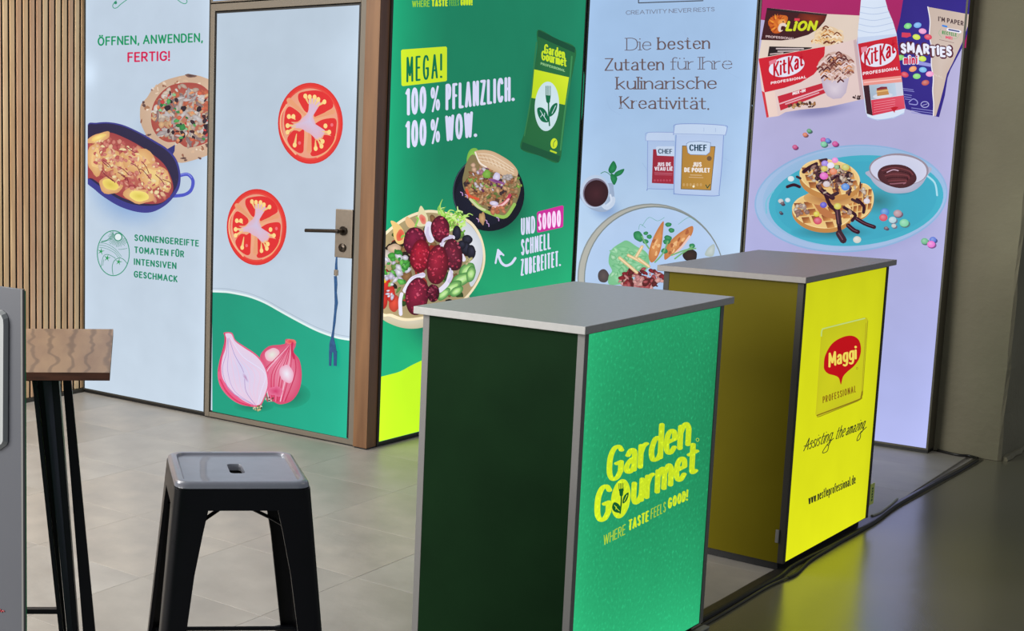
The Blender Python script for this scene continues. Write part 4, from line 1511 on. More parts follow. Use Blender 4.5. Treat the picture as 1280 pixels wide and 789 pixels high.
for pts_ in ([(555, 402), (552, 460), (540, 560), (510, 625), (480, 640), (468, 590), (490, 510), (525, 440)], [(722, 430), (718, 480), (668, 540), (600, 600), (560, 625), (565, 560), (600, 510), (660, 460)]):
    PC.poly(pts_, (222, 158, 100), True, (190, 116, 66))
    for _ in range(14):
        i_ = random.randrange(len(pts_))
        c0 = (sum(p[0] for p in pts_)/len(pts_), sum(p[1] for p in pts_)/len(pts_))
        t = random.uniform(.1, .75)
        PC.ell(c0[0]+(pts_[i_][0]-c0[0])*t, c0[1]+(pts_[i_][1]-c0[1])*t, random.uniform(8, 20), random.uniform(5, 10), random.choice([(236, 186, 130), (170, 96, 60), (214, 140, 84)]), None, -60, .3, 8)
PC.stroke([(705, 490), (660, 550), (610, 600)], 12, (232, 196, 186))
for (x_, y_, r_, rot_) in ((408, 490, 34, 60), (582, 422, 18, 0), (600, 455, 18, 0), (472, 492, 16, 0), (452, 472, 14, 0), (450, 520, 18, 0), (580, 500, 22, 20), (560, 575, 20, 0), (720, 545, 18, 0), (574, 520, 22, 0)):
    PC.ell(x_, y_, r_, r_*.75, (70, 160, 104), (36, 120, 76), rot_, .1)
for pts_ in ([(505, 640), (550, 590), (580, 520)], [(600, 600), (680, 570), (740, 560)], [(620, 620), (660, 590), (720, 550)], [(430, 490), (450, 530), (470, 560)]):
    PC.stroke(pts_, 9, (120, 176, 120))
for pts_ in ([(430, 430), (470, 380), (520, 400), (560, 380)], [(640, 420), (700, 380), (740, 400)], [(410, 450), (420, 420), (450, 440)]):
    PC.stroke(pts_, 2.4, (100, 170, 150))
PC.end(filmC, mC)

PS = Panel((XC1, YC, 0), (1, 0, 0))
WS = XC2-XC1
mS = lightmat('film_lilac', WS, ZT, 1., L=.08, R=.12, B=.22, s=.07, sb=.35)
boxS, filmS = lightbox('light_panel', PS, WS, .016, ZT, 'lilac backlit panel with waffles, sweet packs and crimson top at the right wall end', mS, M_olive, lambda u, v: mix((166, 172, 222), (176, 172, 212), (v-.3)/1.2), depth=.10, n=10)
LL = (172, 170, 212)
PS.begin('crimson_field')
PS.clip = lambda x, y: (min(x, 1212.4-.0848*y), y)
PS.quad([(952.6, -40), (1216, -40), (1207.4, 60), (950.9, 24.6)], [(176, 30, 98), (172, 30, 104), (160, 28, 90), (166, 34, 98)])
PS.raw([[(952.9, -40), (955, -85), (1220, -85), (1216, -40)]], [[(176, 30, 98)]*4])
PS.end(filmS, mS)
PS.begin('bar_packs_picture')
PS.begin_tf(4.933, 940, 0)
PS.soft(400, 680, 280, 60, (130, 128, 176), LL, -6)
PS.poly([(92, 48), (463, 86), (668, 96), (655, 200), (645, 260), (640, 480), (60, 480), (40, 362), (60, 240)], (222, 204, 190))
PS.poly([(92, 48), (463, 88), (448, 130), (405, 180), (345, 215), (250, 242), (180, 250), (55, 246)], (62, 18, 26))
PS.poly([(300, 70), (463, 88), (440, 135), (395, 170), (330, 130), (270, 120)], (140, 50, 24), False, (90, 24, 22))
PS.quad([(94, 50), (463, 87), (458, 98), (90, 62)], [(30, 20, 30), (50, 30, 36), (60, 34, 34), (34, 22, 30)])
# animal emblem on the bar: mane, face, open mouth
PS.ell(150, 150, 48, 56, (222, 122, 40), (190, 84, 24), 20, .16)
PS.ell(180, 125, 40, 34, (226, 130, 44), (200, 96, 30), -10, .14)
for k_ in range(14):
    a = math.radians(110+k_*17)
    PS.stroke([(158+30*math.cos(a), 145+34*math.sin(a)), (156+54*math.cos(a+.15), 146+60*math.sin(a+.15))], 9, random.choice([(236, 150, 50), (170, 66, 20), (206, 100, 30)]), taper=(1.2, .3))
PS.ell(186, 140, 26, 22, (236, 170, 96), (226, 140, 60), 10, .05)
PS.poly([(170, 150), (190, 142), (214, 148), (216, 162), (196, 172), (188, 190), (168, 196), (160, 176)], (226, 206, 196), True)
PS.poly([(182, 162), (204, 164), (192, 184), (178, 184)], (70, 20, 24), True)
PS.ell(192, 134, 5, 4, (40, 20, 20))
PS.ell(213, 147, 6, 5, (60, 30, 30))
PS.text('LiON', 203, 193, 392, 190, 64, (206, 214, 40), (17, 15), slant=.28, gap=.16)
PS.poly([(262, 112), (295, 114), (292, 130), (260, 128)], (216, 60, 80))
PS.text('PROFESSIONAL', 84, 232, 262, 246, 15, (206, 180, 180), (3.5, 3.2))
# topping cup behind
PS.ell(472, 225, 92, 62, (214, 176, 130), (226, 200, 166), 0, .08)
for _ in range(60):
    a = random.uniform(PI*.95, 2.05*PI)
    q = random.uniform(.1, 1)
    x_, y_ = 478+100*q*math.cos(a), 262+100*q*math.sin(a)
    PS.stroke([(x_-16, y_+6), (x_, y_-6), (x_+16, y_+4)], random.uniform(5, 11), random.choice([(240, 222, 200), (196, 130, 70), (120, 66, 46), (226, 180, 120), (236, 210, 170)]))
PS.poly([(106, 286), (372, 292), (360, 300), (96, 348)], (34, 20, 26))
PS.stroke([(150, 300), (316, 300)], 8, (206, 190, 190), False)
PS.stroke([(160, 316), (290, 313)], 8, (196, 180, 180), False)
PS.stroke([(112, 334), (190, 326)], 8, (190, 170, 170), False)
# front pack
pk = [(40, 362), (240, 325), (450, 287), (560, 262), (640, 240), (652, 300), (672, 450), (692, 610), (560, 640), (460, 662), (300, 676), (205, 692), (165, 716), (90, 726), (60, 560)]
PS.poly(pk, (224, 200, 196))
PS.quad([(625, 250), (642, 242), (692, 610), (670, 614)], [(200, 172, 176)]*4)
PS.poly([(40, 362), (240, 325), (450, 287), (448, 330), (430, 400), (380, 460), (300, 508), (200, 542), (78, 570)], (202, 26, 46))
PS.poly([(60, 560), (78, 570), (104, 722), (90, 726)], (206, 50, 60))
PS.quad([(80, 575), (140, 560), (160, 715), (105, 722)], [(232, 206, 196)]*4)
PS.ell(214, 410, 118, 66, (196, 30, 50), None, -14, 0, 40)
PS.ell(214, 410, 112, 61, (226, 224, 240), None, -14, 0, 40)
PS.text('Kit', 132, 482, 214, 450, 96, (190, 18, 42), (12, 10), gap=.1, serif=.04)
PS.text('Kat', 222, 462, 318, 404, 110, (190, 18, 42), (12, 10), gap=.1, serif=.04, h1=90)
PS.poly([(105, 378), (150, 362), (152, 385), (108, 402)], (222, 120, 140))
PS.text('PROFESSIONAL', 116, 522, 335, 482, 17, (240, 220, 224), (5, 4), gap=.4)
PS.poly([(158, 594), (432, 513), (472, 566), (176, 682)], (194, 34, 56))
PS.text('MIX-IN', 250, 588, 330, 566, 20, (240, 226, 230), (6, 5))
PS.stroke([(172, 640), (440, 548)], 9, (230, 176, 186), False)
PS.stroke([(208, 642), (412, 572)], 8, (226, 166, 176), False)
PS.poly([(425, 478), (440, 550), (465, 592), (500, 611), (550, 606), (580, 572), (602, 466)], (216, 204, 216), False, (190, 176, 196))
PS.ell(520, 410, 112, 92, (196, 150, 130), (206, 176, 166), 0, .06)
for _ in range(90):
    a = random.uniform(0, 6.28)
    q = math.sqrt(random.random())
    x_, y_ = 520+104*q*math.cos(a), 415+88*q*math.sin(a)
    PS.stroke([(x_-18, y_+8), (x_, y_-8), (x_+18, y_+4)], random.uniform(5, 10), random.choice([(232, 214, 216), (150, 92, 80), (90, 46, 50), (206, 140, 96), (226, 200, 196), (110, 60, 56)]))
PS.scatter(310, 648, 95, 18, 30, 6, 14, [(120, 70, 50), (190, 130, 80), (70, 40, 40), (216, 170, 110)])
PS.scatter(645, 600, 30, 10, 8, 5, 10, [(60, 40, 50), (90, 60, 60)])
PS.end(filmS, mS)
PS.begin('sachet_picture')
PS.clip = lambda x, y: (min(x, 1212.4-.0848*y), y)
PS.begin_tf(4.93, 1115, 0)
NV = (54, 42, 142)
PS.poly([(80, -80), (500, -80), (490, 100), (470, 210), (440, 280), (360, 430), (342, 480), (325, 590), (290, 722), (180, 700), (85, 672), (60, 560), (40, 400), (20, 230), (50, 110)], NV, False, (46, 32, 128))
PS.poly([(220, 42), (475, 88), (468, 160), (432, 262), (372, 390), (338, 455), (318, 540), (295, 630), (270, 716), (254, 714), (256, 640), (250, 560), (254, 480), (242, 400), (244, 300), (230, 220), (234, 130)], (206, 188, 178), False, (200, 180, 168))
PS.stroke([(220, 42), (234, 130), (230, 220), (244, 300), (242, 400), (254, 480), (250, 560), (256, 640), (254, 714)], 6, (236, 232, 240))
for (x_, y_, c_) in ((97, 160, (120, 220, 130)), (157, 155, (110, 170, 236)), (188, 192, (236, 150, 206)), (150, 228, (206, 226, 60)), (222, 228, (216, 50, 80)), (78, 460, (214, 50, 70)), (152, 470, (130, 214, 110)), (205, 510, (190, 80, 70)), (232, 456, (240, 150, 200)), (52, 355, (120, 200, 90)), (128, 425, (236, 150, 90)), (190, 430, (110, 180, 230)), (187, 362, (200, 226, 60))):
    PS.ell(x_, y_, 24, 17, mix(c_, (255, 255, 255), .35), c_, random.uniform(-25, 25), 0, 18, off=(-.2, -.3))
PS.ell(97, 160, 20, 18, (170, 236, 170), (110, 210, 120), 0, 0, 18)
PS.poly([(60, 200), (112, 203), (118, 222), (90, 232), (58, 228)], (214, 60, 90))
PS.text('SMARTiES', 44, 334, 380, 364, 82, (92, 44, 60), (30, 32), gap=-.12, slant=-.05, wave=1.)
PS.text('SMARTiES', 54, 324, 370, 353, 64, (232, 234, 250), (15, 14), gap=.14, slant=-.05, wave=1.)
PS.text('mini', 66, 400, 160, 398, 62, (226, 226, 240), (20, 19), gap=.1)
PS.text('mini', 72, 396, 156, 394, 54, (206, 40, 80), (9, 9), gap=.25)
PS.poly([(166, 376), (240, 392), (238, 412), (164, 400)], (150, 150, 220))
PS.text("I'M PAPER", 284, 130, 440, 160, 30, (70, 50, 56), (6, 5.4), gap=.34)
PS.stroke([(312, 158), (336, 164)], 11, (50, 130, 220), False)
PS.stroke([(345, 182), (418, 196)], 19, (236, 236, 248), False)
PS.stroke([(350, 182), (412, 194)], 9, (60, 70, 130), False)
PS.text('RECYCLE', 308, 210, 398, 226, 22, (80, 150, 90), (5, 4.5), gap=.36)
PS.text('ME!', 330, 238, 372, 245, 18, (226, 70, 110), (5, 4.5), gap=.36)
PS.stroke([(300, 178), (288, 205), (306, 232)], 2.4, (150, 180, 140))
PS.stroke([(418, 205), (400, 235), (372, 240)], 2.4, (150, 180, 140))
PS.stroke([(292, 244), (380, 264)], 3, (140, 110, 110), False)
for k_, (x0_, x1_, y_) in enumerate(((68, 130, 545), (72, 135, 556), (75, 120, 582), (75, 118, 596), (80, 112, 610), (120, 250, 665), (120, 248, 680), (120, 248, 694))):
    PS.stroke([(x0_, y_), (x1_, y_+(x1_-x0_)*.14)], 4, (140, 140, 206), False)
PS.ring(202, 644, 24, 18, 4, (190, 190, 236))
PS.stroke([(186, 650), (218, 640)], 3, (190, 190, 236), False)
PS.stroke([(104, 630), (130, 610), (155, 625), (150, 645), (106, 640)], 6, (150, 150, 214))
PS.text('NAL', 258, 466, 316, 486, 15, (214, 200, 190), (3.5, 3), gap=.6)
PS.end(filmS, mS)
PS.begin('bottle_picture')
PS.begin_tf(4.925, 1060, 0)
PS.poly([(84, -60), (224, -60), (230, 0), (246, 60), (276, 130), (300, 210), (318, 380), (336, 540), (351, 655), (346, 700), (282, 728), (182, 742), (122, 722), (110, 690), (85, 500), (62, 280), (60, 200), (72, 90), (80, 0)], (214, 226, 244))
for k_ in range(5):
    PS.stroke([(78-k_*4, 40+k_*36), (160, 50+k_*38), (240+k_*12, 38+k_*34)], 4, (180, 196, 226))
PS.quad([(62, 230), (300, 208), (300, 222), (63, 270)], [(196, 210, 236)]*4)
PS.quad([(62, 270), (300, 222), (329, 466), (90, 492)], [(196, 26, 46), (206, 30, 50), (206, 34, 54), (190, 22, 44)])
PS.quad([(90, 492), (329, 466), (334, 505), (94, 528)], [(232, 150, 140)]*4)
PS.stroke([(100, 508), (325, 484)], 5, (250, 206, 200), False)
PS.quad([(94, 528), (130, 524), (152, 712), (116, 700)], [(56, 24, 36)]*4)
PS.quad([(130, 524), (290, 510), (300, 590), (142, 614)], [(170, 190, 206), (190, 206, 226), (190, 206, 226), (160, 176, 196)])
PS.ell(215, 590, 62, 17, (226, 230, 240), (206, 212, 226), -6)
PS.poly([(176, 548), (240, 536), (254, 582), (180, 592)], (196, 140, 80))
PS.stroke([(176, 566), (250, 556)], 5, (236, 196, 130), False)
PS.poly([(176, 545), (205, 534), (240, 534), (242, 546), (180, 556)], (130, 40, 56))
PS.quad([(290, 510), (334, 505), (342, 585), (300, 590)], [(206, 210, 226)]*4)
PS.quad([(142, 616), (342, 587), (352, 668), (152, 712)], [(214, 60, 84), (222, 84, 104), (216, 70, 96), (206, 50, 76)])
for k_ in range(5):
    PS.stroke([(160, 632+k_*15), (290, 612+k_*14)], 3, (240, 140, 156), False)
PS.poly([(262, 664), (285, 655), (312, 660), (290, 680), (288, 696), (275, 680)], (190, 16, 40))
PS.ell(190, 340, 116, 74, (190, 22, 44), None, -13, 0, 40)
PS.ell(190, 340, 110, 69, (226, 226, 242), None, -13, 0, 40)
PS.text('Kit', 100, 418, 186, 376, 112, (190, 20, 44), (12, 11), gap=.08, serif=.04, h1=100)
PS.text('Kat', 196, 404, 292, 322, 124, (190, 20, 44), (12, 11), gap=.08, serif=.04, h1=92)
PS.poly([(80, 292), (118, 284), (120, 312), (84, 326)], (226, 140, 160))
PS.text('PROFESSIONAL', 92, 464, 312, 430, 20, (244, 226, 232), (5, 4.5), gap=.4)
PS.stroke([(122, 720), (182, 738), (282, 724), (345, 696)], 5, (170, 190, 226))
PS.end(filmS, mS)
# waffle plate
PS.begin('waffle_plate_picture')
PS.begin_tf(3.947, 920, 150)
PS.soft(625, 480, 400, 215, (120, 120, 172), LL, -4)
PS.ell(567, 388, 478, 264, (150, 184, 222), (140, 176, 216), -5, 0, 60)
PS.ell(567, 388, 470, 256, (168, 190, 222), (160, 186, 222), -5, 0, 60)
PS.ell(582, 380, 452, 244, (128, 170, 206), (150, 184, 220), -5, 0, 60)
PS.ell(592, 398, 432, 222, (60, 160, 188), (66, 172, 196), -5, 0, 60)
PS.ell(592, 402, 400, 196, (64, 168, 192), (62, 166, 192), -5, 0, 50)
PS.stroke([(935, 270), (980, 310), (992, 372)], 9, (170, 216, 232))
PS.stroke([(150, 460), (150, 400), (185, 350)], 7, (120, 190, 214))
PS.soft(700, 400, 110, 70, (50, 120, 130), (64, 168, 192), base=False)
# dip bowl
PS.ell(805, 330, 80, 40, (50, 70, 90), (64, 160, 186), 5)
PS.poly([(657, 250), (665, 290), (700, 330), (760, 360), (850, 358), (905, 330), (940, 280), (946, 230)], (196, 200, 222), True, (170, 172, 196))
PS.ell(803, 245, 146, 80, (170, 160, 176), (150, 136, 150), 3, .02, 40)
PS.ell(803, 248, 138, 74, (196, 200, 226), (206, 208, 230), 3, .02, 40)
PS.ell(795, 277, 96, 58, (96, 44, 50), (70, 30, 38), 6, .04, 36)
for k_ in range(6):
    PS.stroke([(720+k_*8, 250+k_*13), (780, 235+k_*16), (850-k_*3, 250+k_*12), (872-k_*9, 270+k_*9)], 5, random.choice([(150, 96, 110), (120, 60, 66), (60, 24, 32)]))
PS.stroke([(745, 258), (775, 246), (800, 250)], 5, (206, 170, 190))
PS.end(filmS, mS)
PS.begin('waffles_picture')
PS.begin_tf(4.93, 980, 150)
PS.soft(300, 690, 260, 50, (40, 110, 120), (62, 166, 192), base=False)


def waffle(cx_, cy_, rx, ry, rot, th, cols=6, rows=5):
    PS.ell(cx_, cy_+th, rx, ry, (196, 140, 76), (190, 132, 70), rot, .01, 44)
    PS.ell(cx_, cy_, rx, ry, (222, 176, 108), (234, 200, 134), rot, .01, 44)
    PS.ring(cx_, cy_, rx*.97, ry*.97, 3, (246, 222, 166), rot, 40)
    c_, s_ = math.cos(math.radians(rot)), math.sin(math.radians(rot))
    for i in range(-cols, cols+1):
        for j_ in range(-rows, rows+1):
            gx = (i*.9+j_*.42)*.36
            gy = (j_*.9-i*.30)*.42
            if gx*gx+gy*gy > .70:
                continue
            q = []
            for (dx_, dy_) in ((-.125, -.16), (.125, -.18), (.14, .15), (-.115, .17)):
                X, Y = (gx+dx_+dy_*.25)*rx, (gy+dy_-dx_*.2)*ry
                q.append((cx_+X*c_-Y*s_, cy_+X*s_+Y*c_))
            PS.quad(q, [(120, 62, 36), (156, 88, 48), (222, 164, 92), (184, 116, 60)])


waffle(468, 500, 82, 112, 18, 10)
waffle(235, 560, 186, 108, 6, 26)
PS.poly([(170, 480), (250, 540), (330, 590), (420, 570), (330, 610), (240, 590), (190, 530)], (186, 116, 70), True)
PS.soft(290, 480, 170, 50, (150, 84, 48), (214, 164, 100), base=False)
waffle(282, 352, 188, 108, 10, 34)
CH = (58, 30, 44)
for pts_, w_ in (([(250, 440), (280, 520), (320, 560), (335, 620), (345, 690), (370, 730)], 24), ([(330, 560), (340, 640)], 34), ([(370, 540), (420, 570), (440, 590), (420, 620)], 20), ([(450, 490), (490, 530), (490, 570)], 20), ([(120, 320), (160, 290), (200, 270)], 22), ([(230, 250), (260, 245)], 20), ([(200, 360), (260, 380), (330, 340), (360, 360)], 26), ([(210, 410), (250, 450), (300, 480)], 30), ([(330, 450), (290, 470)], 22), ([(410, 420), (400, 460)], 16), ([(420, 490), (460, 510)], 18), ([(330, 310), (370, 330), (420, 380)], 14), ([(20, 412), (60, 400), (95, 412)], 20), ([(80, 350), (100, 360)], 16), ([(450, 610), (500, 640), (555, 660)], 26), ([(395, 650), (430, 680), (455, 690)], 28), ([(340, 700), (365, 740)], 44), ([(470, 385), (470, 420)], 8)):
    PS.stroke(pts_, w_, CH)
    if w_ > 24:
        PS.stroke([(p[0]-4, p[1]-3) for p in pts_], w_*.16, (120, 78, 92))
NUT = [(214, 190, 170), (196, 160, 150), (232, 214, 196), (170, 130, 120)]
PS.scatter(290, 335, 135, 62, 46, 9, 22, [(58, 30, 44), (80, 44, 56), (110, 64, 60)], 10, asp=(.35, .9))
PS.scatter(280, 345, 150, 66, 60, 9, 22, NUT, 10, asp=(.3, .6))
PS.scatter(110, 550, 40, 45, 12, 12, 22, NUT)
PS.scatter(490, 460, 30, 40, 6, 12, 22, NUT)
PS.scatter(390, 560, 26, 20, 4, 10, 18, NUT)
PS.scatter(330, 420, 110, 40, 16, 8, 20, [(90, 50, 60), (214, 190, 170), (130, 80, 70)], 0, asp=(.35, .7))
for (x_, y_, c_, r_) in ((252, 268, (150, 120, 220), 22), (314, 248, (230, 130, 206), 20), (248, 300, (206, 190, 70), 20), (288, 280, (226, 220, 240), 22), (304, 317, (222, 120, 80), 24), (246, 345, (222, 90, 190), 26), (378, 413, (70, 130, 214), 26), (380, 292, (196, 190, 90), 24), (262, 395, (206, 190, 196), 22), (243, 524, (80, 70, 200), 21), (330, 532, (206, 196, 70), 23), (200, 580, (214, 196, 50), 19), (208, 622, (206, 60, 90), 26), (325, 290, (120, 170, 120), 16), (510, 500, (214, 206, 220), 20), (450, 738, (206, 206, 196), 25), (42, 362, (206, 220, 226), 20), (22, 494, (190, 214, 226), 16), (620, 568, (60, 130, 206), 28), (612, 602, (206, 66, 90), 26), (625, 668, (90, 50, 70), 11)):
    PS.ell(x_, y_, r_, r_*.86, mix(c_, (255, 255, 255), .4), c_, 0, 0, 18, off=(-.25, -.35))
PS.T = (3.947, 920, 150)
for (x_, y_, c_, r_) in ((360, 53, (80, 150, 100), 12), (340, 72, (206, 110, 80), 12), (290, 133, (190, 60, 120), 13), (430, 98, (196, 70, 150), 14), (452, 101, (80, 120, 200), 13), (432, 119, (110, 190, 150), 16), (488, 117, (196, 60, 140), 15), (930, 598, (100, 176, 130), 18), (971, 591, (80, 110, 206), 17), (962, 613, (222, 110, 200), 20), (797, 461, (176, 140, 150), 21), (772, 493, (176, 206, 216), 19), (829, 508, (120, 206, 160), 23), (778, 522, (190, 190, 190), 12), (741, 533, (120, 90, 100), 9), (220, 400, (190, 190, 190), 13), (228, 412, (90, 60, 70), 9), (220, 457, (60, 60, 80), 8)):
    PS.ell(x_+5, y_+6, r_*1.1, r_*.8, mix(c_, (60, 60, 90), .6), None)
    PS.ell(x_, y_, r_, r_*.84, mix(c_, (255, 255, 255), .35), c_, 0, 0, 16, off=(-.25, -.3))
PS.end(filmS, mS)

# ------------------------------------------------------------------ counters
KH, TT = 1.0, .02
KS, KF = .47, .81          # body depth (side) and width (lit front)


def kiosk(front_corner_px, rot, label, side_mat, post_mat, film_mat, name='promotion_counter', top_mat=M_top):
    """local frame: origin on the floor under the body's near front corner, +y along the lit front, -x into the body"""
    c = pz(*front_corner_px, KH-TT)
    K = Matrix.Translation((c.x, c.y, 0)) @ Matrix.Rotation(rot, 4, 'Z')
    t = empty(name, K)
    tag(t, label, 'counter', 'backlit promotion counters')
    pw = .020
    zb = .03
    boxobj('plinth', (-KS+.02, -.025, .02, KF-.02, 0, zb), M_black, t)
    for (x_, y_) in ((0, 0), (0, KF-pw), (-KS+pw, 0), (-KS+pw, KF-pw)):
        boxobj('corner_post', (x_-pw, x_, y_, y_+pw, zb, KH-TT-.003), post_mat, t, .001)
    boxobj('side_panel', (-KS+pw, -pw, .001, .012, zb, KH-TT-.003), side_mat, t)
    boxobj('side_panel', (-KS+pw, -pw, KF-.012, KF-.001, zb, KH-TT-.003), side_mat, t)
    boxobj('back_panel', (-KS+.001, -KS+.012, pw, KF-pw, zb, KH-TT-.003), side_mat, t)
    bm = bmesh.new()
    box(bm, -KS+.004, -.004, .004, KF-.004, KH-TT-.003, KH-TT)
    build('shadow_gap', bm, M_black, t)
    ox = .030
    boxobj('countertop', (-KS-.012, ox-.015, -ox, KF+ox, KH-TT, KH), top_mat, t, .0015)
    # lit front
    eu = (K.to_3x3() @ Vector((0, 1, 0)))
    O = K @ Vector((-.0025, pw, 0))
    P = Panel(O, eu)
    W = KF-2*pw
    bm = bmesh.new()
    box(bm, 0, W, zb, KH-TT-.003, -.03, -.001)
    basis = K.inverted() @ P.M
    cas = build('front_casing', bm, M_black, t, basis)
    f = lit_face('lit_film', P, W-.002, zb+.003, KH-TT-.006, film_mat[1], film_mat[0], cas, None, 1, u0=.002)
    return t, P, cas, f, K


mKG = lightmat('film_counter_green', KF-.04, .98, .64, L=.32, R=-.12, B=.80, T=.22, s=.10, sb=.24, sparkle=1.9)
kg, PK, casG, fG, KGm = kiosk((731.8, 416.4), -.036, 'green promotion counter nearest the camera with grey top and lime lettering', M_gside, M_alu, (mKG, (40, 168, 110)))
LK = (228, 255, 44)
PK.begin('logo')
PK.text('Garden', 757.6, 606, 863, 556.4, 44, LK, (7.0, 4.0), serif=.05, slant=.05, gap=.05, h1=46)
PK.text('G', 742.2, 657, 763.6, 647.6, 46, LK, (7.4, 4.4), slant=.05)
PK.text('urmet', 788.4, 634.2, 872.4, 590.4, 44, LK, (6.9, 4.0), serif=.05, slant=.05, gap=.05)
PK.begin_tf(3.947, 730, 500)
PK.ell(181, 488, 47, 98, LK, None, 8, 0, 36)
DG = (16, 100, 48)
PK.stroke([(183, 450), (184, 500), (178, 560)], 7, DG)
PK.poly([(172, 440), (195, 436), (192, 470), (184, 480), (176, 472)], DG)
for q_ in (173, 180, 187, 194):
    PK.stroke([(q_, 448), (q_-1, 412)], 3, DG, False)
PK.poly([(180, 556), (150, 552), (138, 530), (148, 506), (168, 512), (180, 530)], DG, True)
PK.poly([(190, 510), (194, 480), (208, 462), (220, 458), (216, 484), (204, 504)], DG, True)
PK.stroke([(150, 520), (162, 536), (174, 548)], 3, LK)
PK.stroke([(156, 540), (160, 528)], 3, LK)
PK.stroke([(198, 500), (212, 470)], 3, LK)
PK.ring(560, 197, 7, 8, 2.5, LK, n=14)
PK.end(fG, mKG)
PK.begin('slogan')
PK.begin_tf(3.947, 730, 500)
PK.text('WHERE', 95, 720, 203, 664, 52, (186, 222, 60), (4.5, 4.5), slant=.05, gap=.2)
PK.text('TASTE', 218, 648, 318, 598, 54, LK, (9, 8), slant=.05, gap=.15)
PK.text('FEELS', 328, 590, 402, 552, 52, (186, 222, 60), (4.5, 4.5), slant=.05, gap=.2)
PK.text('GOOD!', 413, 540, 512, 494, 54, LK, (9, 8), slant=.05, gap=.15)
PK.end(fG, mKG)

M_top2 = mat('laminate_top_dark', (160, 154, 150), .36, col2=(154, 149, 145), nscale=60)
mKY = lightmat('film_counter_yellow', KF-.04, .98, .93, L=.0, R=-.1, B=.16, T=-.14, s=.05, sb=.22)
ky, PY, casY, fY, KYm = kiosk((1005.6, 353.2), -.036, 'yellow promotion counter behind the green one with glowing front and red drop emblem', M_yside, M_alud, (mKY, (222, 226, 20)), top_mat=M_top2)
PY.begin('emblem')
PY.begin_tf(5.64, 1000, 390)
out = [(108, 720), (112, 690), (150, 140), (160, 118), (185, 106), (450, 38), (470, 40), (477, 60), (440, 580), (428, 612), (405, 626), (135, 736), (118, 738)]
PY.poly([(x_+3, y_+5) for x_, y_ in out], (150, 140, 20))
PY.poly(out, (206, 202, 30))
PY.poly([(108+12, 700), (158, 145), (180, 124), (450, 56), (462, 66), (428, 580), (416, 600), (130, 708)], (216, 214, 28), False, (206, 206, 26))
PY.stroke([(150, 170), (156, 128), (190, 112), (455, 46)], 9, (200, 226, 130))
PY.stroke([(120, 730), (405, 622), (430, 600), (438, 560)], 9, (140, 116, 20))
PY.stroke([(466, 80), (436, 560)], 4, (176, 166, 24), False)
PY.poly([(168, 370), (178, 305), (225, 225), (295, 180), (365, 168), (414, 198), (430, 262), (416, 330), (380, 382), (330, 425), (302, 460), (288, 512), (274, 468), (248, 450), (200, 436), (172, 408)], (196, 8, 20), True)
PY.text('Maggi', 200, 394, 400, 332, 104, (250, 226, 96), (15, 13), gap=.08, h1=100)
PY.text('PROFESSIONAL', 160, 645, 394, 565, 48, (138, 96, 20), (6, 5), gap=.34)
PY.ring(402, 398, 5, 8, 2, (150, 60, 20), n=12)
PY.end(fY, mKY)
PY.begin('slogan')
BK = (44, 50, 30)
PY.T = None
PY.text('Assisting', 1004, 564.6, 1038.5, 551.6, 16, BK, (1.0, .9), slant=.30, gap=.1, h1=17)
PY.text('the', 1043.5, 550.2, 1054.5, 546, 17, BK, (.95, .85), slant=.30, gap=.14)
PY.text('amazing', 1056.5, 545, 1079.5, 536, 15, BK, (.95, .85), slant=.30, gap=.12)
PY.stroke([(1005, 558), (1010, 556), (1018, 553)], .9, BK)
PY.stroke([(1036, 556), (1034, 564), (1028, 566), (1034, 556), (1042, 548)], .9, BK)
PY.stroke([(1076, 540), (1075, 548), (1071, 551), (1074, 543), (1083, 534)], .9, BK)
PY.text('www.nestleprofessional.de', 1010.5, 631, 1069.5, 604.4, 11.6, BK, (1.0, 1.05), gap=.10)
PY.end(fY, mKY)
# small lime tag on the far front edge of the yellow counter
tg0 = KYm.inverted() @ (KYm @ Vector((0, KF, 0)))
bm = bmesh.new()
box(bm, -.004, -.001, KF+.001, KF+.050, .075, .155)
tgo = build('side_tag', bm, M_label, ky)
tag(tgo, 'small lime green tag with green writing')
bm = bmesh.new()
for k_ in range(5):
    box(bm, -.0012, -.0002, KF+.022+.003*(k_ % 2), KF+.034, .089+k_*.011, .096+k_*.011)
build('tag_lettering', bm, M_lgreen, tgo)
# cable clamp near the bottom of the near corner
bm = bmesh.new()
box(bm, -.030, -.018, -.006, .0008, .10, .145, bev=.002)
build('latch', bm, M_alu, ky)
# little white foot bracket of the green counter
bm = bmesh.new()
box(bm, -.03, .0, KF-.03, KF+.05, 0, .006, bev=.001)
build('foot_bracket', bm, M_plastic_glint, kg)

# ------------------------------------------------------------------ seam strip, cables and strip glint
bm = bmesh.new()
rr = random.Random(12)
pts = []
N = 60
for k in range(N+1):
    y = 7.05+(1.6-7.05)*k/N
    pts.append((y, .004*math.sin(k*.9)+.003*math.sin(k*.37)))
R_ = []
for y, j in pts:
    x = seam_x(y)
    R_.append([Vector((x-.018+j*.3, y, .0005)), Vector((x-.012+j*.3, y, .004)), Vector((x+.012+j*.3, y, .004)), Vector((x+.022+j*.3, y, .0005))])
loft(bm, R_, False)
strip = build('trim_2', bm, M_strip)
tag(strip, kind='structure')


def cable(pts_px, r, label, mt=M_cable, name='floor_cable', z=None):
    z = r if z is None else z
    ps = []
    cc = catmull([tuple(pz(*p, z).xy) for p in pts_px], False, 6)
    bm = bmesh.new()
    tube(bm, [(x, y, z) for x, y in cc], r, 8)
    return tag(build(name, bm, mt, smooth=True), label, 'cable', 'cables on the floor')


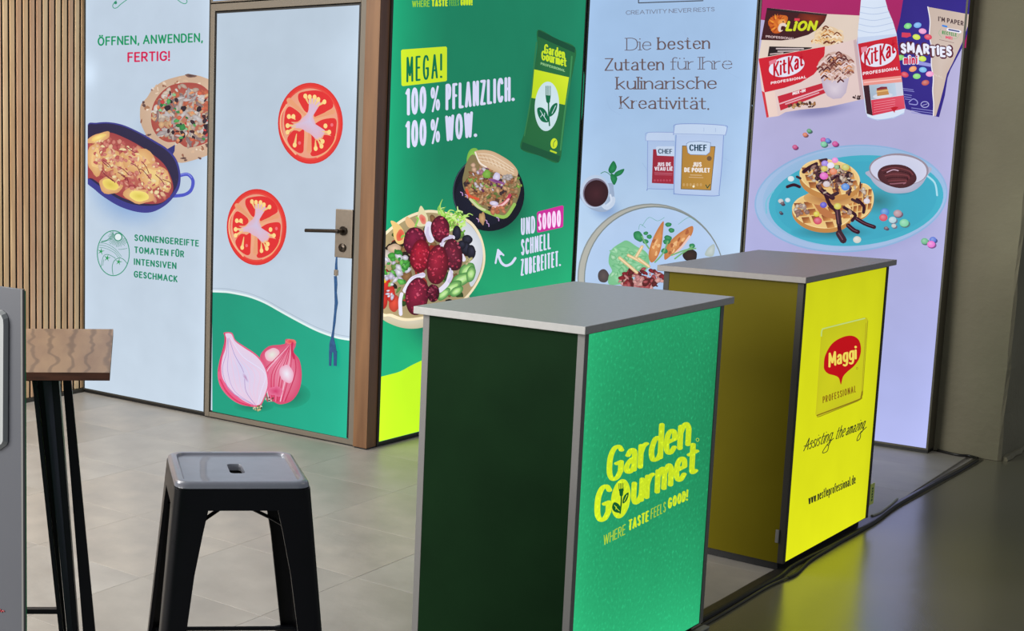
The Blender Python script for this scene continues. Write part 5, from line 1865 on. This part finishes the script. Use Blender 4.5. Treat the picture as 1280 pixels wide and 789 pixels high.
cable([(1222, 575), (1200, 588), (1170, 604), (1140, 621), (1118, 634), (1098, 649), (1082, 659), (1040, 682), (1010, 697), (988, 709), (972, 722), (930, 745), (890, 768), (850, 790), (800, 818)], .0065, 'long black cable on the floor running along the seam past both counters')
cable([(1088, 656), (1066, 668), (1036, 686), (1012, 701), (996, 716), (985, 722)], .005, 'short dark cable loop in front of the yellow counter', z=.005)
cable([(985, 722), (960, 733), (930, 751), (900, 769), (870, 786), (840, 803)], .004, 'thin grey cable right of the seam between the two counters', M_strip, z=.0045)
cable([(1222, 573), (1211, 570), (1198, 569), (1184, 566), (1172, 563)], .006, 'dark cable lying at the foot of the plastered wall end')
cable([(1090, 645), (1100, 641), (1112, 632), (1121, 624)], .0055, 'pale sliver of light reflected on the seam strip by the yellow counter', M_plastic_glint, z=.0055)  # solid pale sliver stands for the light reflection on the metal strip

# ------------------------------------------------------------------ stool
SC = Vector((-1.881, 2.310, 0))
SK = Matrix.Translation(SC) @ Matrix.Rotation(math.radians(45.8), 4, 'Z')
st = empty('bar_stool', SK)
tag(st, 'black metal bar stool with square seat and oval hole, in front of the white door', 'stool')
SH = .742


def rsq(hx, hy, r, z, n=6, cx_=0, cy_=0):
    out = []
    for q, (sx, sy) in enumerate(((1, 1), (-1, 1), (-1, -1), (1, -1))):
        for k in range(n+1):
            a = PI/2*q+PI/2*k/n
            out.append(Vector((cx_+sx*(hx-r)+r*math.cos(a), cy_+sy*(hy-r)+r*math.sin(a), z)))
    return out


bm = bmesh.new()
hs = .142
rings = [rsq(hs+.001, hs+.001, .03, SH-.012), rsq(hs, hs, .032, SH-.005), rsq(hs-.003, hs-.003, .034, SH-.0015), rsq(hs-.008, hs-.008, .032, SH), rsq(hs-.018, hs-.018, .024, SH), rsq(hs-.0195, hs-.0195, .022, SH-.0015), rsq(hs-.022, hs-.022, .020, SH-.005), rsq(hs-.040, hs-.040, .02, SH-.0052), rsq(.03, .052, .012, SH-.0052), rsq(.0165, .041, .010, SH-.0055), rsq(.0155, .040, .009, SH-.009), rsq(.0155, .040, .009, SH-.020)]
R_ = loft(bm, rings, True)
inner = [rsq(hs-.004, hs-.004, .028, SH-.016), ]
seat = build('seat', bm, M_seat, st, smooth=True)
bm = bmesh.new()
loft(bm, [rsq(hs+.001, hs+.001, .03, SH-.012), rsq(hs+.003, hs+.003, .03, SH-.03), rsq(hs+.0065, hs+.0065, .03, SH-.058), rsq(hs+.0045, hs+.0045, .028, SH-.058), rsq(hs+.001, hs+.001, .028, SH-.03), rsq(hs-.001, hs-.001, .028, SH-.012), rsq(.02, .046, .012, SH-.016)], True)
build('apron', bm, M_bsteel, st, smooth=True)
sl = .092
legm = None
for (sx, sy) in ((-1, -1), (1, -1), (-1, 1), (1, 1)):
    bm = bmesh.new()
    rings = []
    for k in range(9):
        t = k/8
        z = (SH-.014)*(1-t)
        o_ = hs+.0015+(SH-.014-z)*sl
        fl = .066*(1-t)+.036*t
        if k == 0:
            fl = .080
        if k == 1:
            fl = .068
        th = .003
        rad = .02
        prof = []
        # outer skin, inwards from the front flange tip round the corner to the side flange tip
        prof.append((o_-fl, o_))
        for q in range(5):
            a = PI/2*(1-q/4)
            prof.append((o_-rad+rad*math.cos(a), o_-rad+rad*math.sin(a)))
        prof.append((o_, o_-fl))
        prof.append((o_-.009, o_-fl))
        prof.append((o_-.009, o_-fl+.003))
        prof.append((o_-th, o_-fl+.003))
        for q in range(5):
            a = PI/2*(q/4)
            prof.append((o_-rad+(rad-th)*math.cos(a), o_-rad+(rad-th)*math.sin(a)))
        prof.append((o_-fl+.003, o_-th))
        prof.append((o_-fl+.003, o_-.009))
        prof.append((o_-fl, o_-.009))
        rings.append([Vector((sx*p[0], sy*p[1], z)) for p in prof])
    loft(bm, rings, True, True, True)
    build('leg', bm, M_bsteel, st, smooth=True)
    bm = bmesh.new()
    o_ = hs+.0015+(SH-.014)*sl
# braces under the seat
for s_ in (1, -1):
    bm = bmesh.new()
    e = hs-.004+.1*sl
    tube(bm, [(-e*s_, -e, SH-.125), (-e*s_*.5, -e*.5, SH-.098), (0, 0, SH-.072-(.006 if s_ < 0 else 0)), (e*s_*.5, e*.5, SH-.098), (e*s_, e, SH-.125)], .006, 8, flat=.5)
    build('brace', bm, M_bsteel, st)
zr = .305
o_ = hs+(SH-.014-zr)*sl-.006
for (a, b) in (((-1, -1), (1, -1)), ((1, -1), (1, 1)), ((1, 1), (-1, 1)), ((-1, 1), (-1, -1))):
    bm = bmesh.new()
    A = Vector((a[0]*(o_-.012), a[1]*(o_-.004), zr)) if a[1] == b[1] else Vector((a[0]*(o_-.004), a[1]*(o_-.012), zr))
    B = Vector((b[0]*(o_-.012), b[1]*(o_-.004), zr)) if a[1] == b[1] else Vector((b[0]*(o_-.004), b[1]*(o_-.012), zr))
    tube(bm, [A, A.lerp(B, .10), A.lerp(B, .14), A.lerp(B, .86), A.lerp(B, .90), B], [.0085, .0085, .0055, .0055, .0085, .0085], 8)
    build('footrest_rung', bm, M_bsteel, st)
for (sx, sy) in ((-1, -1), (1, -1), (-1, 1), (1, 1)):
    bm = bmesh.new()
    o_ = hs+.0015+(SH-.014)*sl
    x_, y_ = sx*(o_-.016), sy*(o_-.016)
    box(bm, x_-.012, x_+.012, y_-.012, y_+.012, 0, .008)
    build('foot_cap', bm, M_cable, st)

# ------------------------------------------------------------------ table
TZ = 1.05
ta = pz(137.3, 466, TZ)
tb_ = pz(30, 465.5, TZ)
tc_ = pz(141.6, 411.5, TZ)
ex_ = (ta-tb_).normalized()
ex_.z = 0
ex_.normalize()
ey_ = Vector((-ex_.y, ex_.x, 0))
TK = Matrix((ex_, ey_, Vector((0, 0, 1)))).transposed().to_4x4()
TK.translation = Vector((ta.x, ta.y, 0))
dl = TK.inverted() @ tc_
TDX, TDY = dl.x, dl.y
table = empty('bar_table', TK)
tag(table, 'high table with walnut top and black steel legs at the left edge', 'table')
bm = bmesh.new()
LT = 1.0
th = .0145
vs0 = [(-LT, 0), (0, 0), (TDX, TDY), (-LT+TDX, TDY)]
lo = [bm.verts.new((x, y, TZ-th)) for x, y in vs0]
hi = [bm.verts.new((x, y, TZ)) for x, y in vs0]
bm.faces.new(hi)
bm.faces.new(lo[::-1])
for k in range(4):
    bm.faces.new((lo[k], lo[(k+1) % 4], hi[(k+1) % 4], hi[k]))
top = build('tabletop', bm, M_walnut, table)
top.data.materials.append(M_walnut2)
for p in top.data.polygons:
    if abs(p.normal.z) < .5:
        p.material_index = 1
TKi = TK.inverted()


def tray(x, y, depth_y):
    """table-local point seen at photo px x,y on the plane local-y = depth_y"""
    d = TKi.to_3x3() @ ray(x, y)
    o = TKi @ CAM
    return o + d*((depth_y-o.y)/d.y)


def bar(name, tx0, tx1, bx0, bx1, dy, dth, mt=M_bsteel):
    """flat leg bar between px columns tx at y=478 and bx at y=789, prolonged to the floor"""
    a0, a1 = tray(tx0, 477, dy), tray(tx1, 477, dy)
    b0, b1 = tray(bx0, 789, dy), tray(bx1, 789, dy)

    def ext(a, b, z):
        t = (z-a.z)/(b.z-a.z)
        return a.lerp(b, t) if 0 <= t <= 1 else a+(b-a)*t
    zt = TZ-th-.001
    L = [(ext(a0, b0, zt), ext(a1, b1, zt)), (ext(a0, b0, 0), ext(a1, b1, 0))]
    bm = bmesh.new()
    rings = []
    for (p, q) in L:
        rings.append([Vector((p.x, dy, p.z)), Vector((q.x, dy, q.z)), Vector((q.x, dy+dth, q.z)), Vector((p.x, dy+dth, p.z))])
    loft(bm, rings, True, True, True)
    bmesh.ops.bevel(bm, geom=bm.edges[:], offset=.0012, segments=2, affect='EDGES')
    return bm


M_bsteel2 = mat('black_steel_highlight', (58, 58, 74), .4, spec=.5, noise=.3, nscale=10, stretch=(6, 6, .5))  # highlights on the black leg painted as a lighter bluish base
for (args) in ((40, 46, 73.5, 79, .035, .05), (46.5, 54, 78, 83, .060, .006), (64.5, 73.5, 91, 97.5, .035, .05)):
    build('leg', bar('leg', *args), M_bsteel, table)
lgf = build('leg', bar('leg', 53.5, 65, 83.5, 91.5, .045, .006), M_bsteel2, table)
lgb = build('leg', bar('leg', 78.5, 89, 103.5, 119, .30, .02), M_bsteel, table)
# mounting plate and low stretcher
boxobj('mounting_plate', (-.60, -.085, .03, .42, TZ-th-.007, TZ-th-.0005), M_bsteel, table)
s0, s1 = tray(-240, 765, .33), tray(78, 765, .33)
bm = bmesh.new()
box(bm, s0.x, s1.x, .33, .345, s1.z-.005, s1.z+.005)
build('stretcher', bm, M_bsteel, table)
# far pair of legs out of frame on the left
off = -.80
for o in [c for c in list(table.children) if c.name.startswith('leg')]:
    c = o.copy()
    C.objects.link(c)
    c.parent = table
    c.matrix_basis = Matrix.Translation((off-.10, 0, 0)) @ Matrix.Scale(-1, 4, (1, 0, 0)) if False else Matrix.Translation((off, 0, 0))

# ------------------------------------------------------------------ grey display stand, left edge
DD = 1.5
e1 = CAM + ray(25.5, 361)*DD
GP = Panel((e1.x, e1.y, 0), (1, 0, 0))          # faces the camera, its right edge at the origin
ds = empty('display_stand', GP.M)
tag(ds, 'grey upright display board with rounded white inset at the left edge', 'display stand')
u1, v1 = GP.uv(25.5, 361.5)
WB = .62
ztop = v1


def gx(x, y):
    return GP.uv(x, y)


xe_top = 0.
boxobj('board', (-WB, 0, .02, ztop, -.003, 0), M_grey, ds, .0005)
boxobj('edge_profile', (.0002, .0034, .02, ztop, -.0032, .0003), M_alu, ds)
boxobj('back_sheet', (-WB+.01, .0030, .03, ztop-.002, -.0052, -.0036), M_wgreen, ds)
boxobj('foot', (-WB-.02, .02, 0, .02, -.16, .12), M_grey, ds, .003)
# white inset
q = [gx(*p) for p in ((-1, 386.5), (4, 388), (8.2, 391.5), (10.6, 397), (11, 404), (10.2, 553), (8.6, 556.5), (-1, 563.5))]
wi = [(-WB+.035, q[0][1])]+[(a, b) for a, b in q]+[(-WB+.08, q[-1][1]-.02), (-WB+.035, q[-1][1]+.02)]
bm = bmesh.new()
lo = [bm.verts.new((a, b, .0005)) for a, b in wi]
cxm = sum(a for a, b in wi)/len(wi)
cym = sum(b for a, b in wi)/len(wi)
hi = [bm.verts.new((a+(-.0022 if a > cxm else .0022), b+(-.0022 if b > cym else .0022), .006)) for a, b in wi]
for k in range(len(wi)):
    bm.faces.new((lo[k], lo[(k+1) % len(wi)], hi[(k+1) % len(wi)], hi[k]))
bm.faces.new(hi)
build('white_inset', bm, M_white, ds)
bm = bmesh.new()
cc = [gx(*p) for p in ((-6, 764), (-3, 761), (-1, 764.5), (1, 762), (2.5, 765), (4, 763.4), (6, 764.6))]
tube(bm, [(a, b, .0006) for a, b in catmull(cc, False, 4)], .0007, 5)
build('red_writing', bm, M_redink, ds)
